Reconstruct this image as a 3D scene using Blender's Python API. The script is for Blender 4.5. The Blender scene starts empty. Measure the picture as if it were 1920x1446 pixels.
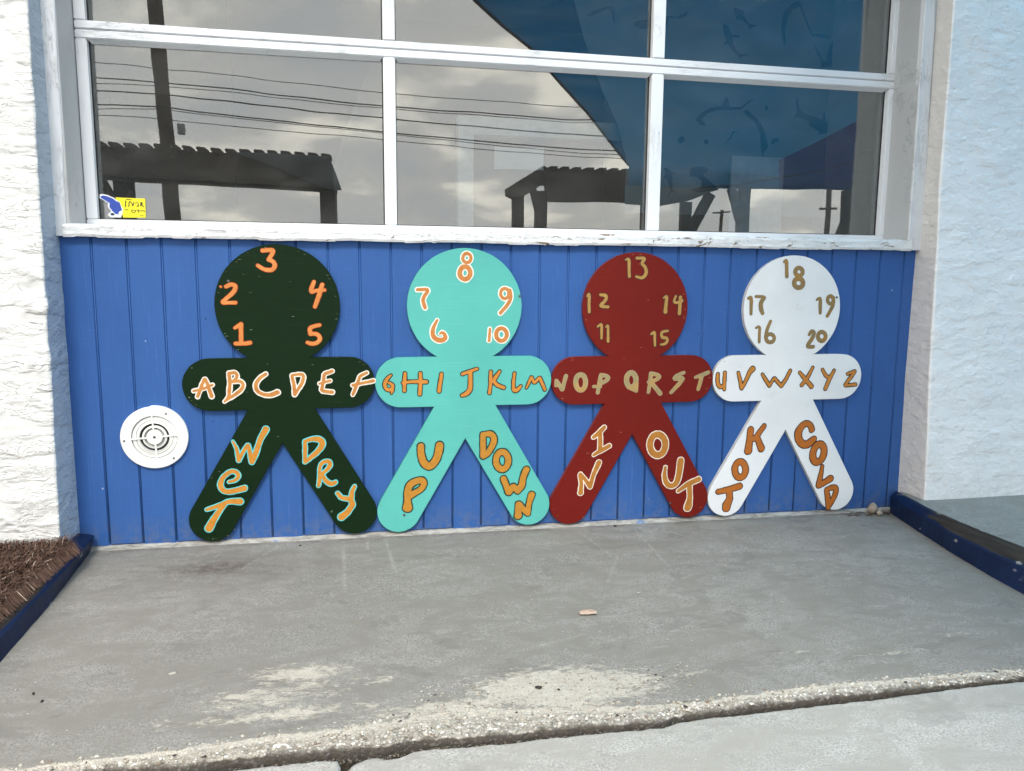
import bpy, bmesh, math, random
import numpy as np
from mathutils import Vector, Matrix

scene = bpy.context.scene
COL = scene.collection
random.seed(7)
R = math.radians

# ---------------------------------------------------------------- camera
cam_d = bpy.data.cameras.new('camera')
cam = bpy.data.objects.new('camera', cam_d)
COL.objects.link(cam)
cam_d.sensor_width = 36.0
cam_d.lens = 27.41
cam_d.clip_start = 0.02
cam_d.clip_end = 3000
yaw, pitch, roll = R(-11.4196), R(-7.7790), R(-0.4505)
M_ = Matrix.Rotation(yaw, 4, 'Z') @ Matrix.Rotation(pitch, 4, 'X') @ Matrix.Rotation(roll, 4, 'Y') @ Matrix.Rotation(R(90), 4, 'X')
cam.matrix_world = Matrix.Translation((0.24215, -2.63313, 0.85849)) @ M_
scene.camera = cam

# ---------------------------------------------------------------- world: bright broken overcast
SUN_EL, SUN_AZ = 47, -8            # azimuth measured from straight out of the wall, negative = left
w = bpy.data.worlds.new('World')
scene.world = w
w.use_nodes = True
nt = w.node_tree
for n in list(nt.nodes):
    nt.nodes.remove(n)
def wn(t, **k):
    n = nt.nodes.new(t)
    for a, b in k.items():
        setattr(n, a, b)
    return n
sky = wn('ShaderNodeTexSky', sky_type='NISHITA', sun_disc=False)
sky.sun_elevation = R(SUN_EL)
sky.sun_rotation = R(180 + SUN_AZ)
sky.air_density = 1.2
sky.dust_density = 2.0
tc = wn('ShaderNodeTexCoord')
sep = wn('ShaderNodeSeparateXYZ')
nt.links.new(tc.outputs['Generated'], sep.inputs[0])
zc = wn('ShaderNodeMath', operation='MAXIMUM'); zc.inputs[1].default_value = 0.0
nt.links.new(sep.outputs['Z'], zc.inputs[0])
za = wn('ShaderNodeMath', operation='ADD'); za.inputs[1].default_value = 0.30
nt.links.new(zc.outputs[0], za.inputs[0])
dv = wn('ShaderNodeVectorMath', operation='DIVIDE')
cz = wn('ShaderNodeCombineXYZ')
for i in range(3):
    nt.links.new(za.outputs[0], cz.inputs[i])
nt.links.new(tc.outputs['Generated'], dv.inputs[0])
nt.links.new(cz.outputs[0], dv.inputs[1])
n1 = wn('ShaderNodeTexNoise'); n1.inputs['Scale'].default_value = 3.2; n1.inputs['Detail'].default_value = 7; n1.inputs['Roughness'].default_value = 0.5; n1.inputs['Distortion'].default_value = 0.25
nt.links.new(dv.outputs[0], n1.inputs['Vector'])
r1 = wn('ShaderNodeValToRGB')
r1.color_ramp.elements[0].position = 0.38; r1.color_ramp.elements[0].color = (0.70, 0.71, 0.72, 1)
r1.color_ramp.elements[1].position = 0.62; r1.color_ramp.elements[1].color = (1.30, 1.24, 1.10, 1)
e = r1.color_ramp.elements.new(0.52); e.color = (0.80, 0.79, 0.76, 1)
nt.links.new(n1.outputs[0], r1.inputs[0])
sc = wn('ShaderNodeVectorMath', operation='SCALE'); sc.inputs['Scale'].default_value = 14.0
nt.links.new(r1.outputs[0], sc.inputs[0])
n2 = wn('ShaderNodeTexNoise'); n2.inputs['Scale'].default_value = 1.4; n2.inputs['Detail'].default_value = 4
nt.links.new(dv.outputs[0], n2.inputs['Vector'])
r2 = wn('ShaderNodeValToRGB')
r2.color_ramp.elements[0].position = 0.30; r2.color_ramp.elements[0].color = (0.80, 0.80, 0.80, 1)
r2.color_ramp.elements[1].position = 0.5; r2.color_ramp.elements[1].color = (1, 1, 1, 1)
nt.links.new(n2.outputs[0], r2.inputs[0])
mx = wn('ShaderNodeMix', data_type='RGBA')
nt.links.new(r2.outputs[0], mx.inputs[0])
nt.links.new(sky.outputs[0], mx.inputs[6])
nt.links.new(sc.outputs[0], mx.inputs[7])
bg = wn('ShaderNodeBackground'); bg.inputs['Strength'].default_value = 0.10
nt.links.new(mx.outputs[2], bg.inputs['Color'])
wo = wn('ShaderNodeOutputWorld')
nt.links.new(bg.outputs[0], wo.inputs[0])

sd = bpy.data.lights.new('sun', 'SUN')
sd.energy = 1.5
sd.angle = R(14)
sd.color = (1.0, 0.95, 0.87)
sun = bpy.data.objects.new('sun', sd)
COL.objects.link(sun)
az = R(SUN_AZ)
sdir = Vector((math.sin(az) * math.cos(R(SUN_EL)), -math.cos(az) * math.cos(R(SUN_EL)), math.sin(R(SUN_EL))))
sun.rotation_euler = sdir.to_track_quat('Z', 'Y').to_euler()
sun.location = sdir * 30

scene.view_settings.view_transform = 'Standard'
scene.view_settings.look = 'None'
scene.view_settings.exposure = 0.80
scene.view_settings.gamma = 1.0
scene.view_settings.use_curve_mapping = False
scene.render.engine = 'CYCLES'
scene.cycles.max_bounces = 10
scene.cycles.transparent_max_bounces = 16

# ---------------------------------------------------------------- node helpers
class NT:
    def __init__(s, name):
        s.m = bpy.data.materials.new(name)
        s.m.use_nodes = True
        s.t = s.m.node_tree
        for n in list(s.t.nodes):
            s.t.nodes.remove(n)
        s.out = s.t.nodes.new('ShaderNodeOutputMaterial')
        s.b = s.t.nodes.new('ShaderNodeBsdfPrincipled')
        s.t.links.new(s.b.outputs[0], s.out.inputs[0])
        s.tc = s.t.nodes.new('ShaderNodeTexCoord')
    def link(s, a, b):
        s.t.links.new(a, b)
    def put(s, v, sock):
        if isinstance(v, bpy.types.NodeSocket):
            s.link(v, sock)
        elif isinstance(v, (tuple, list)):
            sock.default_value = tuple(v) + ((1,) if len(v) == 3 and sock.type == 'RGBA' else ())
        else:
            sock.default_value = v
    def pos(s, scale=(1, 1, 1), obj=False, off=(0, 0, 0)):
        mp = s.t.nodes.new('ShaderNodeMapping')
        if obj:
            s.link(s.tc.outputs['Object'], mp.inputs[0])
        else:
            g = s.t.nodes.new('ShaderNodeNewGeometry')
            s.link(g.outputs['Position'], mp.inputs[0])
        mp.inputs['Scale'].default_value = scale
        mp.inputs['Location'].default_value = off
        return mp.outputs[0]
    def noise(s, vec, scale=5, detail=4, rough=0.5, dist=0.0):
        n = s.t.nodes.new('ShaderNodeTexNoise')
        s.link(vec, n.inputs['Vector'])
        n.inputs['Scale'].default_value = scale; n.inputs['Detail'].default_value = detail
        n.inputs['Roughness'].default_value = rough; n.inputs['Distortion'].default_value = dist
        return n.outputs[0]
    def voro(s, vec, scale=5, feature='F1', out='Distance', rand=1.0):
        n = s.t.nodes.new('ShaderNodeTexVoronoi'); n.feature = feature
        s.link(vec, n.inputs['Vector']); n.inputs['Scale'].default_value = scale
        n.inputs['Randomness'].default_value = rand
        return n.outputs[out]
    def ramp(s, v, lo, hi, c0=0.0, c1=1.0, smooth=False):
        n = s.t.nodes.new('ShaderNodeMapRange')
        if smooth: n.interpolation_type = 'SMOOTHSTEP'
        n.clamp = True
        s.link(v, n.inputs[0])
        n.inputs[1].default_value = lo; n.inputs[2].default_value = hi
        n.inputs[3].default_value = c0; n.inputs[4].default_value = c1
        return n.outputs[0]
    def math(s, op, a, b=0.0, c=None):
        n = s.t.nodes.new('ShaderNodeMath'); n.operation = op
        s.put(a, n.inputs[0]); s.put(b, n.inputs[1])
        if c is not None: s.put(c, n.inputs[2])
        return n.outputs[0]
    def mix(s, f, a, b):
        n = s.t.nodes.new('ShaderNodeMix'); n.data_type = 'RGBA'
        s.put(f, n.inputs[0]); s.put(a, n.inputs[6]); s.put(b, n.inputs[7])
        return n.outputs[2]
    def attr(s, name):
        n = s.t.nodes.new('ShaderNodeAttribute'); n.attribute_name = name
        return n.outputs['Fac']
    def attrc(s, name):
        n = s.t.nodes.new('ShaderNodeAttribute'); n.attribute_name = name
        return n.outputs['Color']
    def bump(s, h, strength=0.5, dist=0.01, prev=None):
        n = s.t.nodes.new('ShaderNodeBump')
        n.inputs['Strength'].default_value = strength; n.inputs['Distance'].default_value = dist
        s.link(h, n.inputs['Height'])
        if prev is not None: s.link(prev, n.inputs['Normal'])
        return n.outputs[0]
    def done(s, color, rough=0.5, normal=None, spec=0.5, metal=0.0):
        s.put(color, s.b.inputs['Base Color']); s.put(rough, s.b.inputs['Roughness'])
        s.b.inputs['Specular IOR Level'].default_value = spec
        s.b.inputs['Metallic'].default_value = metal
        if normal is not None: s.link(normal, s.b.inputs['Normal'])
        return s.m
    def sepx(s, vec):
        n = s.t.nodes.new('ShaderNodeSeparateXYZ'); s.link(vec, n.inputs[0]); return n.outputs

def plain(name, col, rough=0.6, var=0.12, scale=30, bump=0.15, spec=0.4, metal=0.0):
    m = NT(name); p = m.pos()
    n = m.noise(p, scale, 5, 0.6)
    c = m.mix(m.ramp(n, 0.3, 0.7), tuple(x * (1 - var) for x in col), tuple(min(1, x * (1 + var)) for x in col))
    return m.done(c, rough, m.bump(n, bump, 0.003), spec, metal)

# ---------------------------------------------------------------- mesh helpers
class MB:
    def __init__(s):
        s.v = []; s.f = []; s.mi = []
    def add(s, vs, fs, mi=0):
        o = len(s.v)
        s.v += [tuple(map(float, v)) for v in vs]
        s.f += [tuple(i + o for i in f) for f in fs]
        s.mi += [mi] * len(fs)
    def box(s, x0, x1, y0, y1, z0, z1, mi=0):
        s.add([(x0,y0,z0),(x1,y0,z0),(x1,y1,z0),(x0,y1,z0),(x0,y0,z1),(x1,y0,z1),(x1,y1,z1),(x0,y1,z1)],
              [(0,3,2,1),(4,5,6,7),(0,1,5,4),(1,2,6,5),(2,3,7,6),(3,0,4,7)], mi)
    def bar(s, a, b, wx, wy=None, up=(0,0,1), mi=0):
        a = Vector(a); b = Vector(b); d = (b - a).normalized(); wy = wy or wx
        u = Vector(up)
        if abs(d.dot(u)) > 0.95: u = Vector((0, 1, 0))
        s1 = d.cross(u).normalized(); s2 = s1.cross(d).normalized()
        vs = []
        for q in (a, b):
            for i, j in ((-1,-1),(1,-1),(1,1),(-1,1)):
                vs.append(q + s1 * wx / 2 * i + s2 * wy / 2 * j)
        s.add(vs, [(0,1,2,3),(7,6,5,4),(0,4,5,1),(1,5,6,2),(2,6,7,3),(3,7,4,0)], mi)
    def tube(s, pts, r, n=8, mi=0, r2=None):
        pts = [Vector(p) for p in pts]; vs = []; fs = []
        m = len(pts)
        for i, p in enumerate(pts):
            d = (pts[min(i+1, m-1)] - pts[max(i-1, 0)]).normalized()
            u = Vector((0,0,1)) if abs(d.z) < 0.9 else Vector((0,1,0))
            a = d.cross(u).normalized(); b = a.cross(d)
            rr = r if r2 is None else r + (r2 - r) * i / (m - 1)
            for k in range(n):
                t = 2 * math.pi * k / n
                vs.append(p + (a * math.cos(t) + b * math.sin(t)) * rr)
        for i in range(m - 1):
            for k in range(n):
                fs.append((i*n+k, i*n+(k+1)%n, (i+1)*n+(k+1)%n, (i+1)*n+k))
        fs.append(tuple(range(n))[::-1]); fs.append(tuple((m-1)*n+k for k in range(n)))
        s.add(vs, fs, mi)
    def prism(s, poly, y0, y1, mi=0, side=None):
        # poly: (x, z) outline, extruded from y0 (front) to y1 (back)
        a = sum(poly[i][0]*poly[(i+1)%len(poly)][1]-poly[(i+1)%len(poly)][0]*poly[i][1] for i in range(len(poly)))
        if a < 0: poly = poly[::-1]
        n = len(poly)
        vs = [(x, y0, z) for x, z in poly] + [(x, y1, z) for x, z in poly]
        s.add(vs, [tuple(range(n))], mi)
        s.v[-2*n:] = vs[:]
        o = len(s.v) - 2*n
        s.f.append(tuple(o + n + i for i in range(n))[::-1]); s.mi.append(mi)
        for i in range(n):
            j = (i+1) % n
            s.f.append((o+j, o+i, o+n+i, o+n+j)); s.mi.append(mi if side is None else side)
    def build(s, name, mats, parent=None, smooth=False, bevel=0.0, loc=None, seg=1):
        me = bpy.data.meshes.new(name)
        me.from_pydata(s.v, [], s.f)
        if not isinstance(mats, (list, tuple)): mats = [mats]
        for m in mats: me.materials.append(m)
        me.polygons.foreach_set('material_index', s.mi)
        if bevel > 0:
            bm = bmesh.new(); bm.from_mesh(me)
            bmesh.ops.recalc_face_normals(bm, faces=bm.faces)
            es = [e for e in bm.edges if len(e.link_faces) == 2 and e.calc_face_angle(0) > 0.6]
            bmesh.ops.bevel(bm, geom=es, offset=bevel, segments=seg, affect='EDGES', clamp_overlap=True)
            bm.to_mesh(me); bm.free()
        if smooth:
            me.polygons.foreach_set('use_smooth', [True] * len(me.polygons))
        me.update()
        o = bpy.data.objects.new(name, me)
        COL.objects.link(o)
        if parent is not None:
            o.parent = parent
            if loc is None:
                o.matrix_parent_inverse = Matrix.Translation(-Vector(parent.location)) if parent.rotation_euler[2] == 0 else parent.matrix_basis.inverted()
        if loc is not None: o.location = loc
        return o
def tag(o, label=None, cat=None, group=None, kind=None):
    if label: o['label'] = label
    if cat: o['category'] = cat
    if group: o['group'] = group
    if kind: o['kind'] = kind
    return o
def thing(name, label, cat, loc=(0,0,0), group=None):
    o = bpy.data.objects.new(name, None)
    COL.objects.link(o); o.location = loc
    o.empty_display_size = 0.1
    return tag(o, label, cat, group)

# smooth lattice noise for geometry
def vnoise(x, y, seed=0):
    x = np.asarray(x, float); y = np.asarray(y, float)
    xi = np.floor(x).astype(np.int64); yi = np.floor(y).astype(np.int64)
    fx = x - xi; fy = y - yi
    fx = fx*fx*(3-2*fx); fy = fy*fy*(3-2*fy)
    def h(a, b):
        n = (a*374761393 + b*668265263 + seed*1442695041) & 0x7fffffff
        n = ((n ^ (n >> 13)) * 1274126177) & 0x7fffffff
        return ((n ^ (n >> 16)) & 0xffff) / 65535.0
    return (h(xi,yi)*(1-fx)+h(xi+1,yi)*fx)*(1-fy)+(h(xi,yi+1)*(1-fx)+h(xi+1,yi+1)*fx)*fy
def fbm(x, y, o=4, seed=0, g=0.5):
    s = 0; a = 1; t = 0; x = np.asarray(x, float); y = np.asarray(y, float)
    for i in range(o):
        s = s + a*vnoise(x, y, seed+i*17); t += a; a *= g; x = x*2.03+11.3; y = y*2.03+5.7
    return s/t
def grid_obj(name, P, mat, parent=None, attrs=None, smooth=True, flip=False):
    n, m = P.shape[:2]
    me = bpy.data.meshes.new(name)
    idx = np.arange(n*m).reshape(n, m)
    q = np.stack([idx[:-1,:-1], idx[:-1,1:], idx[1:,1:], idx[1:,:-1]], -1).reshape(-1, 4)
    if flip: q = q[:, ::-1]
    me.vertices.add(n*m); me.vertices.foreach_set('co', P.reshape(-1).astype(np.float32))
    me.loops.add(q.size); me.loops.foreach_set('vertex_index', q.reshape(-1).astype(np.int32))
    me.polygons.add(len(q)); me.polygons.foreach_set('loop_start', (np.arange(len(q))*4).astype(np.int32))
    if attrs:
        for k, v in attrs.items():
            a = me.attributes.new(k, 'FLOAT', 'POINT'); a.data.foreach_set('value', v.reshape(-1).astype(np.float32))
    me.materials.append(mat)
    me.update(calc_edges=True); me.validate()
    me.polygons.foreach_set('use_smooth', [smooth]*len(me.polygons))
    o = bpy.data.objects.new(name, me); COL.objects.link(o)
    if parent is not None: o.parent = parent
    return o
# painted characters: (character, paint, strokes of [x, z, half width] in tenths of a millimetre on the wall)
GLYPHS = [
 [
  ('3','peach',[[[-423,9421,55],[-325,9431,55],[-271,9437,55],[-227,9440,55],[-184,9443,56],[-140,9446,57],[-112,9438,58],[-98,9421,58],[-99,9393,57],[-114,9355,56],[-133,9317,56],[-155,9279,55],[-186,9232,55],[-247,9146,55]],[[-247,9138,55],[-168,9113,57],[-129,9093,58],[-103,9071,59],[-83,9044,60],[-68,9011,61],[-60,8978,62],[-61,8945,62],[-71,8912,61],[-88,8879,60],[-109,8852,60],[-132,8832,59],[-159,8817,59],[-188,8809,59],[-221,8805,59],[-257,8804,58],[-297,8808,57],[-340,8816,56],[-383,8829,55],[-428,8848,54],[-483,8882,53],[-585,8952,51]]]),
  ('2','peach',[[[-1735,8273,31],[-1732,8265,31]],[[-1580,8274,54],[-1488,8319,54],[-1438,8336,55],[-1399,8340,56],[-1361,8335,57],[-1323,8322,59],[-1299,8301,61],[-1288,8271,61],[-1291,8233,61],[-1307,8186,60],[-1331,8140,59],[-1364,8094,58],[-1405,8049,57],[-1455,8004,56],[-1506,7959,55],[-1558,7914,55],[-1613,7869,56],[-1669,7824,57],[-1696,7791,57],[-1694,7770,56],[-1664,7760,54],[-1605,7762,51],[-1548,7764,49],[-1492,7765,48],[-1425,7765,49],[-1306,7766,51]]]),
  ('4','peach',[[[1146,8439,56],[1099,8332,61],[1076,8275,62],[1063,8232,62],[1053,8192,61],[1047,8155,59],[1054,8131,57],[1074,8120,55],[1106,8123,53],[1151,8140,51],[1201,8153,50],[1256,8163,49],[1331,8172,48],[1477,8182,48]],[[1402,8352,60],[1370,8237,63],[1349,8169,64],[1329,8108,64],[1307,8042,64],[1281,7971,64],[1256,7903,64],[1233,7840,63],[1205,7766,61],[1157,7640,56]]]),
  ('1','peach',[[[-1357,6956,43],[-1160,7076,63]],[[-1160,7076,63],[-1171,6906,61],[-1175,6812,60],[-1178,6739,60],[-1180,6649,61],[-1182,6490,63]],[[-1356,6459,51],[-1227,6453,54],[-1155,6453,55],[-1098,6455,55],[-1029,6462,55],[-904,6480,56]]]),
  ('5','peach',[[[1290,7038,53],[1102,6997,55],[1021,6966,56],[984,6930,57],[972,6872,58],[991,6752,61]],[[991,6752,57],[1110,6756,57],[1170,6748,57],[1210,6731,58],[1243,6704,58],[1270,6668,59],[1286,6632,60],[1290,6596,61],[1283,6560,61],[1264,6524,61],[1238,6494,61],[1206,6469,60],[1167,6450,59],[1122,6437,58],[1078,6431,57],[1034,6431,56],[981,6442,55],[888,6473,53]]]),
  ('A','wo',[[[-2583,4754,47],[-2470,5046,51],[-2441,5117,50],[-2354,5316,44],[-2330,5321,44],[-2265,5149,50],[-2243,5079,52],[-2159,4761,59]],[[-2701,4936,35],[-2430,5002,42],[-2360,5024,43],[-2120,5120,40]]]),
  ('B','wo',[[[-1598,5498,52],[-1583,5326,54],[-1578,5234,55],[-1580,5164,55],[-1585,5099,56],[-1594,5038,56],[-1602,4979,55],[-1607,4923,54],[-1611,4869,53],[-1613,4817,51],[-1624,4768,48],[-1644,4721,45],[-1682,4664,41],[-1766,4567,32]],[[-1598,5486,52],[-1493,5512,49],[-1441,5516,48],[-1408,5507,48],[-1381,5487,48],[-1361,5457,48],[-1351,5426,48],[-1353,5393,48],[-1365,5359,48],[-1387,5324,48],[-1410,5294,47],[-1434,5270,46],[-1464,5250,44],[-1520,5223,40]],[[-1500,5223,48],[-1369,5236,50],[-1303,5235,51],[-1259,5222,52],[-1222,5200,52],[-1192,5169,52],[-1176,5134,52],[-1172,5095,53],[-1182,5053,53],[-1205,5007,54],[-1237,4962,55],[-1279,4917,55],[-1330,4874,54],[-1390,4831,53],[-1452,4787,51],[-1517,4742,48],[-1601,4684,43],[-1758,4579,32]]]),
  ('C','wo',[[[-460,5451,52],[-573,5377,52],[-631,5331,53],[-673,5289,54],[-711,5242,55],[-745,5191,57],[-768,5139,58],[-780,5085,59],[-780,5030,59],[-770,4973,58],[-749,4922,57],[-717,4879,57],[-674,4842,56],[-621,4812,56],[-567,4788,57],[-511,4772,59],[-453,4761,61],[-394,4758,64],[-338,4761,67],[-284,4770,69],[-222,4791,71],[-113,4840,73]]]),
  ('D','wo',[[[364,5384,45],[399,5208,52],[415,5110,54],[424,5032,56],[431,4934,55],[437,4758,53]],[[372,5396,41],[505,5417,43],[572,5425,44],[619,5426,45],[660,5424,46],[695,5417,47],[718,5394,48],[728,5356,49],[726,5302,50],[712,5233,52],[692,5167,52],[665,5105,52],[632,5047,52],[593,4992,51],[557,4942,50],[526,4895,49],[493,4844,49],[441,4758,49]]]),
  ('E','wo',[[[1656,5517,49],[1429,5432,53],[1395,5392,53],[1372,5208,53],[1360,5141,54],[1305,4903,57],[1337,4858,58],[1640,4808,58]],[[1241,5106,37],[1588,5196,41]]]),
  ('F','wo',[[[2778,5441,46],[2585,5347,49],[2547,5303,50],[2474,5105,54],[2445,5031,54],[2312,4717,50]],[[2318,5026,46],[2573,5085,50],[2654,5102,50],[3001,5170,50]]]),
  ('W','cy',[[[-1563,3247,29],[-1462,3021,48],[-1442,2944,52],[-1400,2608,61]],[[-1400,2608,58],[-1287,2840,54],[-1250,2905,54],[-1116,3112,51],[-1088,3112,52],[-1051,2898,60],[-1038,2825,64],[-990,2544,80]],[[-990,2544,80],[-863,2819,80],[-828,2910,80],[-715,3246,79],[-676,3338,82],[-518,3618,101]]]),
  ('e','cy',[[[-1733,1899,47],[-1631,1916,47],[-1576,1932,48],[-1535,1954,50],[-1497,1983,54],[-1461,2019,58],[-1440,2057,62],[-1434,2096,64],[-1443,2138,65],[-1468,2181,65],[-1499,2214,65],[-1537,2237,65],[-1582,2249,65],[-1635,2251,65],[-1689,2238,65],[-1746,2210,66],[-1805,2167,67],[-1866,2109,69],[-1916,2048,71],[-1955,1984,73],[-1984,1917,75],[-2002,1848,76],[-2005,1784,78],[-1996,1726,79],[-1972,1673,79],[-1935,1627,79],[-1890,1593,79],[-1836,1573,79],[-1774,1565,80],[-1705,1572,80],[-1631,1581,80],[-1554,1594,82],[-1453,1615,85],[-1264,1660,91]]]),
  ('T','cy',[[[-2464,994,50],[-2149,1087,66],[-2064,1117,69],[-1795,1224,72],[-1713,1238,76],[-1421,1217,102]],[[-1932,1118,72],[-2093,910,79],[-2137,846,82],[-2279,623,99],[-2316,561,104],[-2422,360,123]]]),
  ('D','cy',[[[717,3158,59],[715,2957,63],[713,2846,64],[710,2759,62],[704,2654,57],[691,2466,44]],[[717,3177,51],[870,3225,64],[953,3244,71],[1019,3248,76],[1083,3245,82],[1146,3234,88],[1196,3214,91],[1235,3187,93],[1261,3152,93],[1276,3109,92],[1278,3063,90],[1268,3016,88],[1245,2967,86],[1210,2916,84],[1169,2866,82],[1122,2815,81],[1068,2765,79],[1008,2715,77],[950,2666,74],[893,2618,69],[825,2560,61],[705,2458,44]]]),
  ('R','cy',[[[1121,1638,52],[1154,1809,59],[1167,1906,61],[1173,1985,61],[1173,2065,59],[1169,2146,56],[1171,2218,54],[1181,2280,53],[1198,2331,53],[1221,2373,54],[1252,2408,56],[1289,2435,58],[1332,2455,60],[1383,2467,63],[1425,2469,65],[1460,2461,68],[1487,2442,70],[1506,2412,72],[1514,2379,72],[1511,2340,71],[1497,2298,68],[1471,2251,63],[1440,2208,59],[1402,2168,56],[1347,2122,54],[1237,2047,52]],[[1237,2047,52],[1301,1909,63],[1341,1838,68],[1379,1791,72],[1422,1750,75],[1470,1716,78],[1514,1695,79],[1555,1687,78],[1601,1696,73],[1678,1736,60]]]),
  ('Y','cy',[[[1743,1347,57],[1853,1198,67],[1899,1172,69],[2126,1134,76]],[[2308,1564,57],[2234,1414,67],[2218,1361,70],[2186,1156,82],[2187,1100,84],[2227,950,90],[2212,895,92],[2081,700,95],[2036,651,98],[1854,516,118]]]),
 ],
 [
  ('8','wo2',[[[6297,9274,55],[6288,9221,55],[6264,9174,55],[6226,9139,55],[6181,9121,55],[6132,9120,55],[6086,9138,55],[6049,9172,55],[6024,9218,55],[6016,9270,55],[6025,9323,55],[6049,9370,55],[6086,9404,55],[6132,9423,55],[6181,9424,55],[6226,9406,55],[6264,9372,55],[6288,9326,55],[6297,9274,55]],[[6271,8777,80],[6261,8705,80],[6229,8642,80],[6182,8594,80],[6123,8569,80],[6061,8569,80],[6003,8593,80],[5955,8639,80],[5924,8702,80],[5914,8773,80],[5925,8845,80],[5956,8908,80],[6003,8955,80],[6061,8980,80],[6123,8981,80],[6182,8957,80],[6229,8911,80],[6261,8848,80],[6271,8777,80]]]),
  ('7','wo2',[[[4489,8205,54],[4611,8215,54],[4676,8218,54],[4724,8219,53],[4770,8217,53],[4813,8213,52],[4834,8194,52],[4832,8161,53],[4808,8113,55],[4761,8050,58],[4725,7995,60],[4698,7948,61],[4682,7909,61],[4675,7878,60],[4675,7840,59],[4681,7798,59],[4698,7735,59],[4739,7613,59]]]),
  ('6','wo2',[[[5150,7192,38],[5061,7031,55],[5021,6942,63],[5002,6872,67],[4992,6802,71],[4993,6733,73],[5006,6673,75],[5033,6621,77],[5072,6577,80],[5123,6542,82],[5177,6519,83],[5232,6510,83],[5289,6513,82],[5348,6530,80],[5390,6552,77],[5415,6580,74],[5423,6614,70],[5415,6653,66],[5403,6687,62],[5387,6716,59],[5367,6740,56],[5344,6758,54],[5322,6768,52],[5301,6771,48],[5277,6763,44],[5236,6735,34]]]),
  ('9','wo2',[[[7604,8093,56],[7596,8034,56],[7572,7983,56],[7533,7945,56],[7487,7924,56],[7437,7924,56],[7389,7944,56],[7351,7982,56],[7326,8033,56],[7317,8092,56],[7325,8150,56],[7350,8201,56],[7388,8239,56],[7434,8259,56],[7484,8260,56],[7531,8240,56],[7570,8202,56],[7595,8151,56],[7604,8093,56]],[[7634,8199,60],[7667,8068,60],[7673,7992,60],[7663,7928,61],[7640,7861,61],[7604,7791,61],[7562,7723,61],[7515,7656,61],[7446,7575,61],[7312,7431,61]]]),
  ('10','wo2',[[[6953,6887,43],[6924,6488,52]],[[7540,6691,70],[7529,6617,70],[7497,6552,70],[7447,6504,70],[7385,6479,70],[7320,6479,70],[7258,6506,70],[7208,6554,70],[7175,6619,69],[7163,6693,69],[7174,6766,69],[7206,6831,69],[7256,6879,69],[7317,6904,69],[7383,6904,69],[7444,6878,70],[7495,6829,70],[7528,6764,70],[7540,6691,70]]]),
  ('G','bk',[[[3594,5351,29],[3513,5286,44],[3471,5244,50],[3440,5205,54],[3412,5160,56],[3386,5111,57],[3373,5062,58],[3371,5014,58],[3381,4967,57],[3403,4921,56],[3430,4886,56],[3461,4863,55],[3496,4850,55],[3536,4850,55],[3570,4859,55],[3597,4879,55],[3619,4909,55],[3634,4949,55],[3636,4985,54],[3624,5016,52],[3589,5048,48],[3503,5098,38]],[[3629,4839,47],[3586,4720,25]]]),
  ('H','bk',[[[4051,5395,51],[4030,5125,62],[4026,5055,63],[4024,4810,55]],[[3964,5081,38],[4242,5113,49],[4338,5115,52],[4768,5100,60]],[[4570,5395,55],[4568,5078,59],[4564,4993,60],[4543,4683,60]]]),
  ('I','bk',[[[5286,5358,56],[5247,5101,60],[5237,5031,60],[5201,4777,60]]]),
  ('J','bk',[[[6004,5346,52],[6143,5393,54],[6221,5419,55],[6285,5441,54],[6366,5469,51],[6512,5520,43]],[[6273,5394,69],[6281,5198,70],[6282,5094,70],[6281,5015,71],[6277,4940,73],[6270,4870,75],[6256,4809,76],[6234,4759,76],[6205,4719,75],[6168,4689,73],[6133,4664,70],[6099,4645,67],[6059,4628,62],[5991,4608,52]]]),
  ('K','bk',[[[6985,5413,52],[6986,5079,56],[6981,4990,57],[6944,4675,53]],[[7293,5408,48],[7166,5229,60],[7141,5191,60],[7091,5098,54],[7099,5067,53],[7200,4958,57],[7244,4930,57],[7447,4849,57]]]),
  ('L','bk',[[[7824,5343,49],[7801,5160,51],[7791,5061,53],[7787,4983,54],[7787,4906,55],[7790,4831,56],[7800,4777,57],[7818,4744,58],[7844,4731,59],[7877,4739,60],[7910,4754,60],[7942,4775,58],[7982,4812,52],[8051,4890,40]]]),
  ('M','bk',[[[8249,4824,36],[8338,5005,47],[8359,5052,48],[8419,5192,45],[8441,5186,45],[8518,5010,49],[8553,5007,49],[8698,5162,49],[8733,5159,50],[8811,4983,57],[8835,4930,57],[8917,4744,45]]]),
  ('U','bk2',[[[4566,2873,107],[4560,2731,109],[4563,2648,111],[4571,2578,112],[4585,2503,114],[4604,2425,116],[4629,2356,117],[4662,2294,119],[4702,2241,120],[4749,2197,121],[4796,2171,122],[4844,2165,122],[4893,2177,123],[4942,2209,123],[4988,2250,123],[5029,2299,123],[5067,2357,123],[5102,2425,123],[5131,2496,123],[5154,2573,125],[5176,2676,127],[5205,2869,133]]]),
  ('P','bk2',[[[4086,733,159],[4089,882,126],[4090,966,112],[4090,1036,106],[4089,1108,104],[4087,1181,105],[4091,1252,107],[4102,1320,109],[4118,1386,111],[4141,1449,112],[4173,1504,113],[4213,1552,113],[4262,1592,112],[4320,1624,111],[4377,1648,109],[4432,1665,109],[4487,1674,108],[4540,1675,108],[4584,1668,107],[4618,1651,106],[4642,1625,103],[4657,1591,99],[4660,1553,97],[4651,1511,95],[4630,1466,94],[4596,1417,94],[4557,1373,94],[4511,1333,95],[4459,1299,97],[4401,1270,98],[4346,1241,100],[4295,1214,101],[4236,1181,101],[4136,1124,101]]]),
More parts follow.
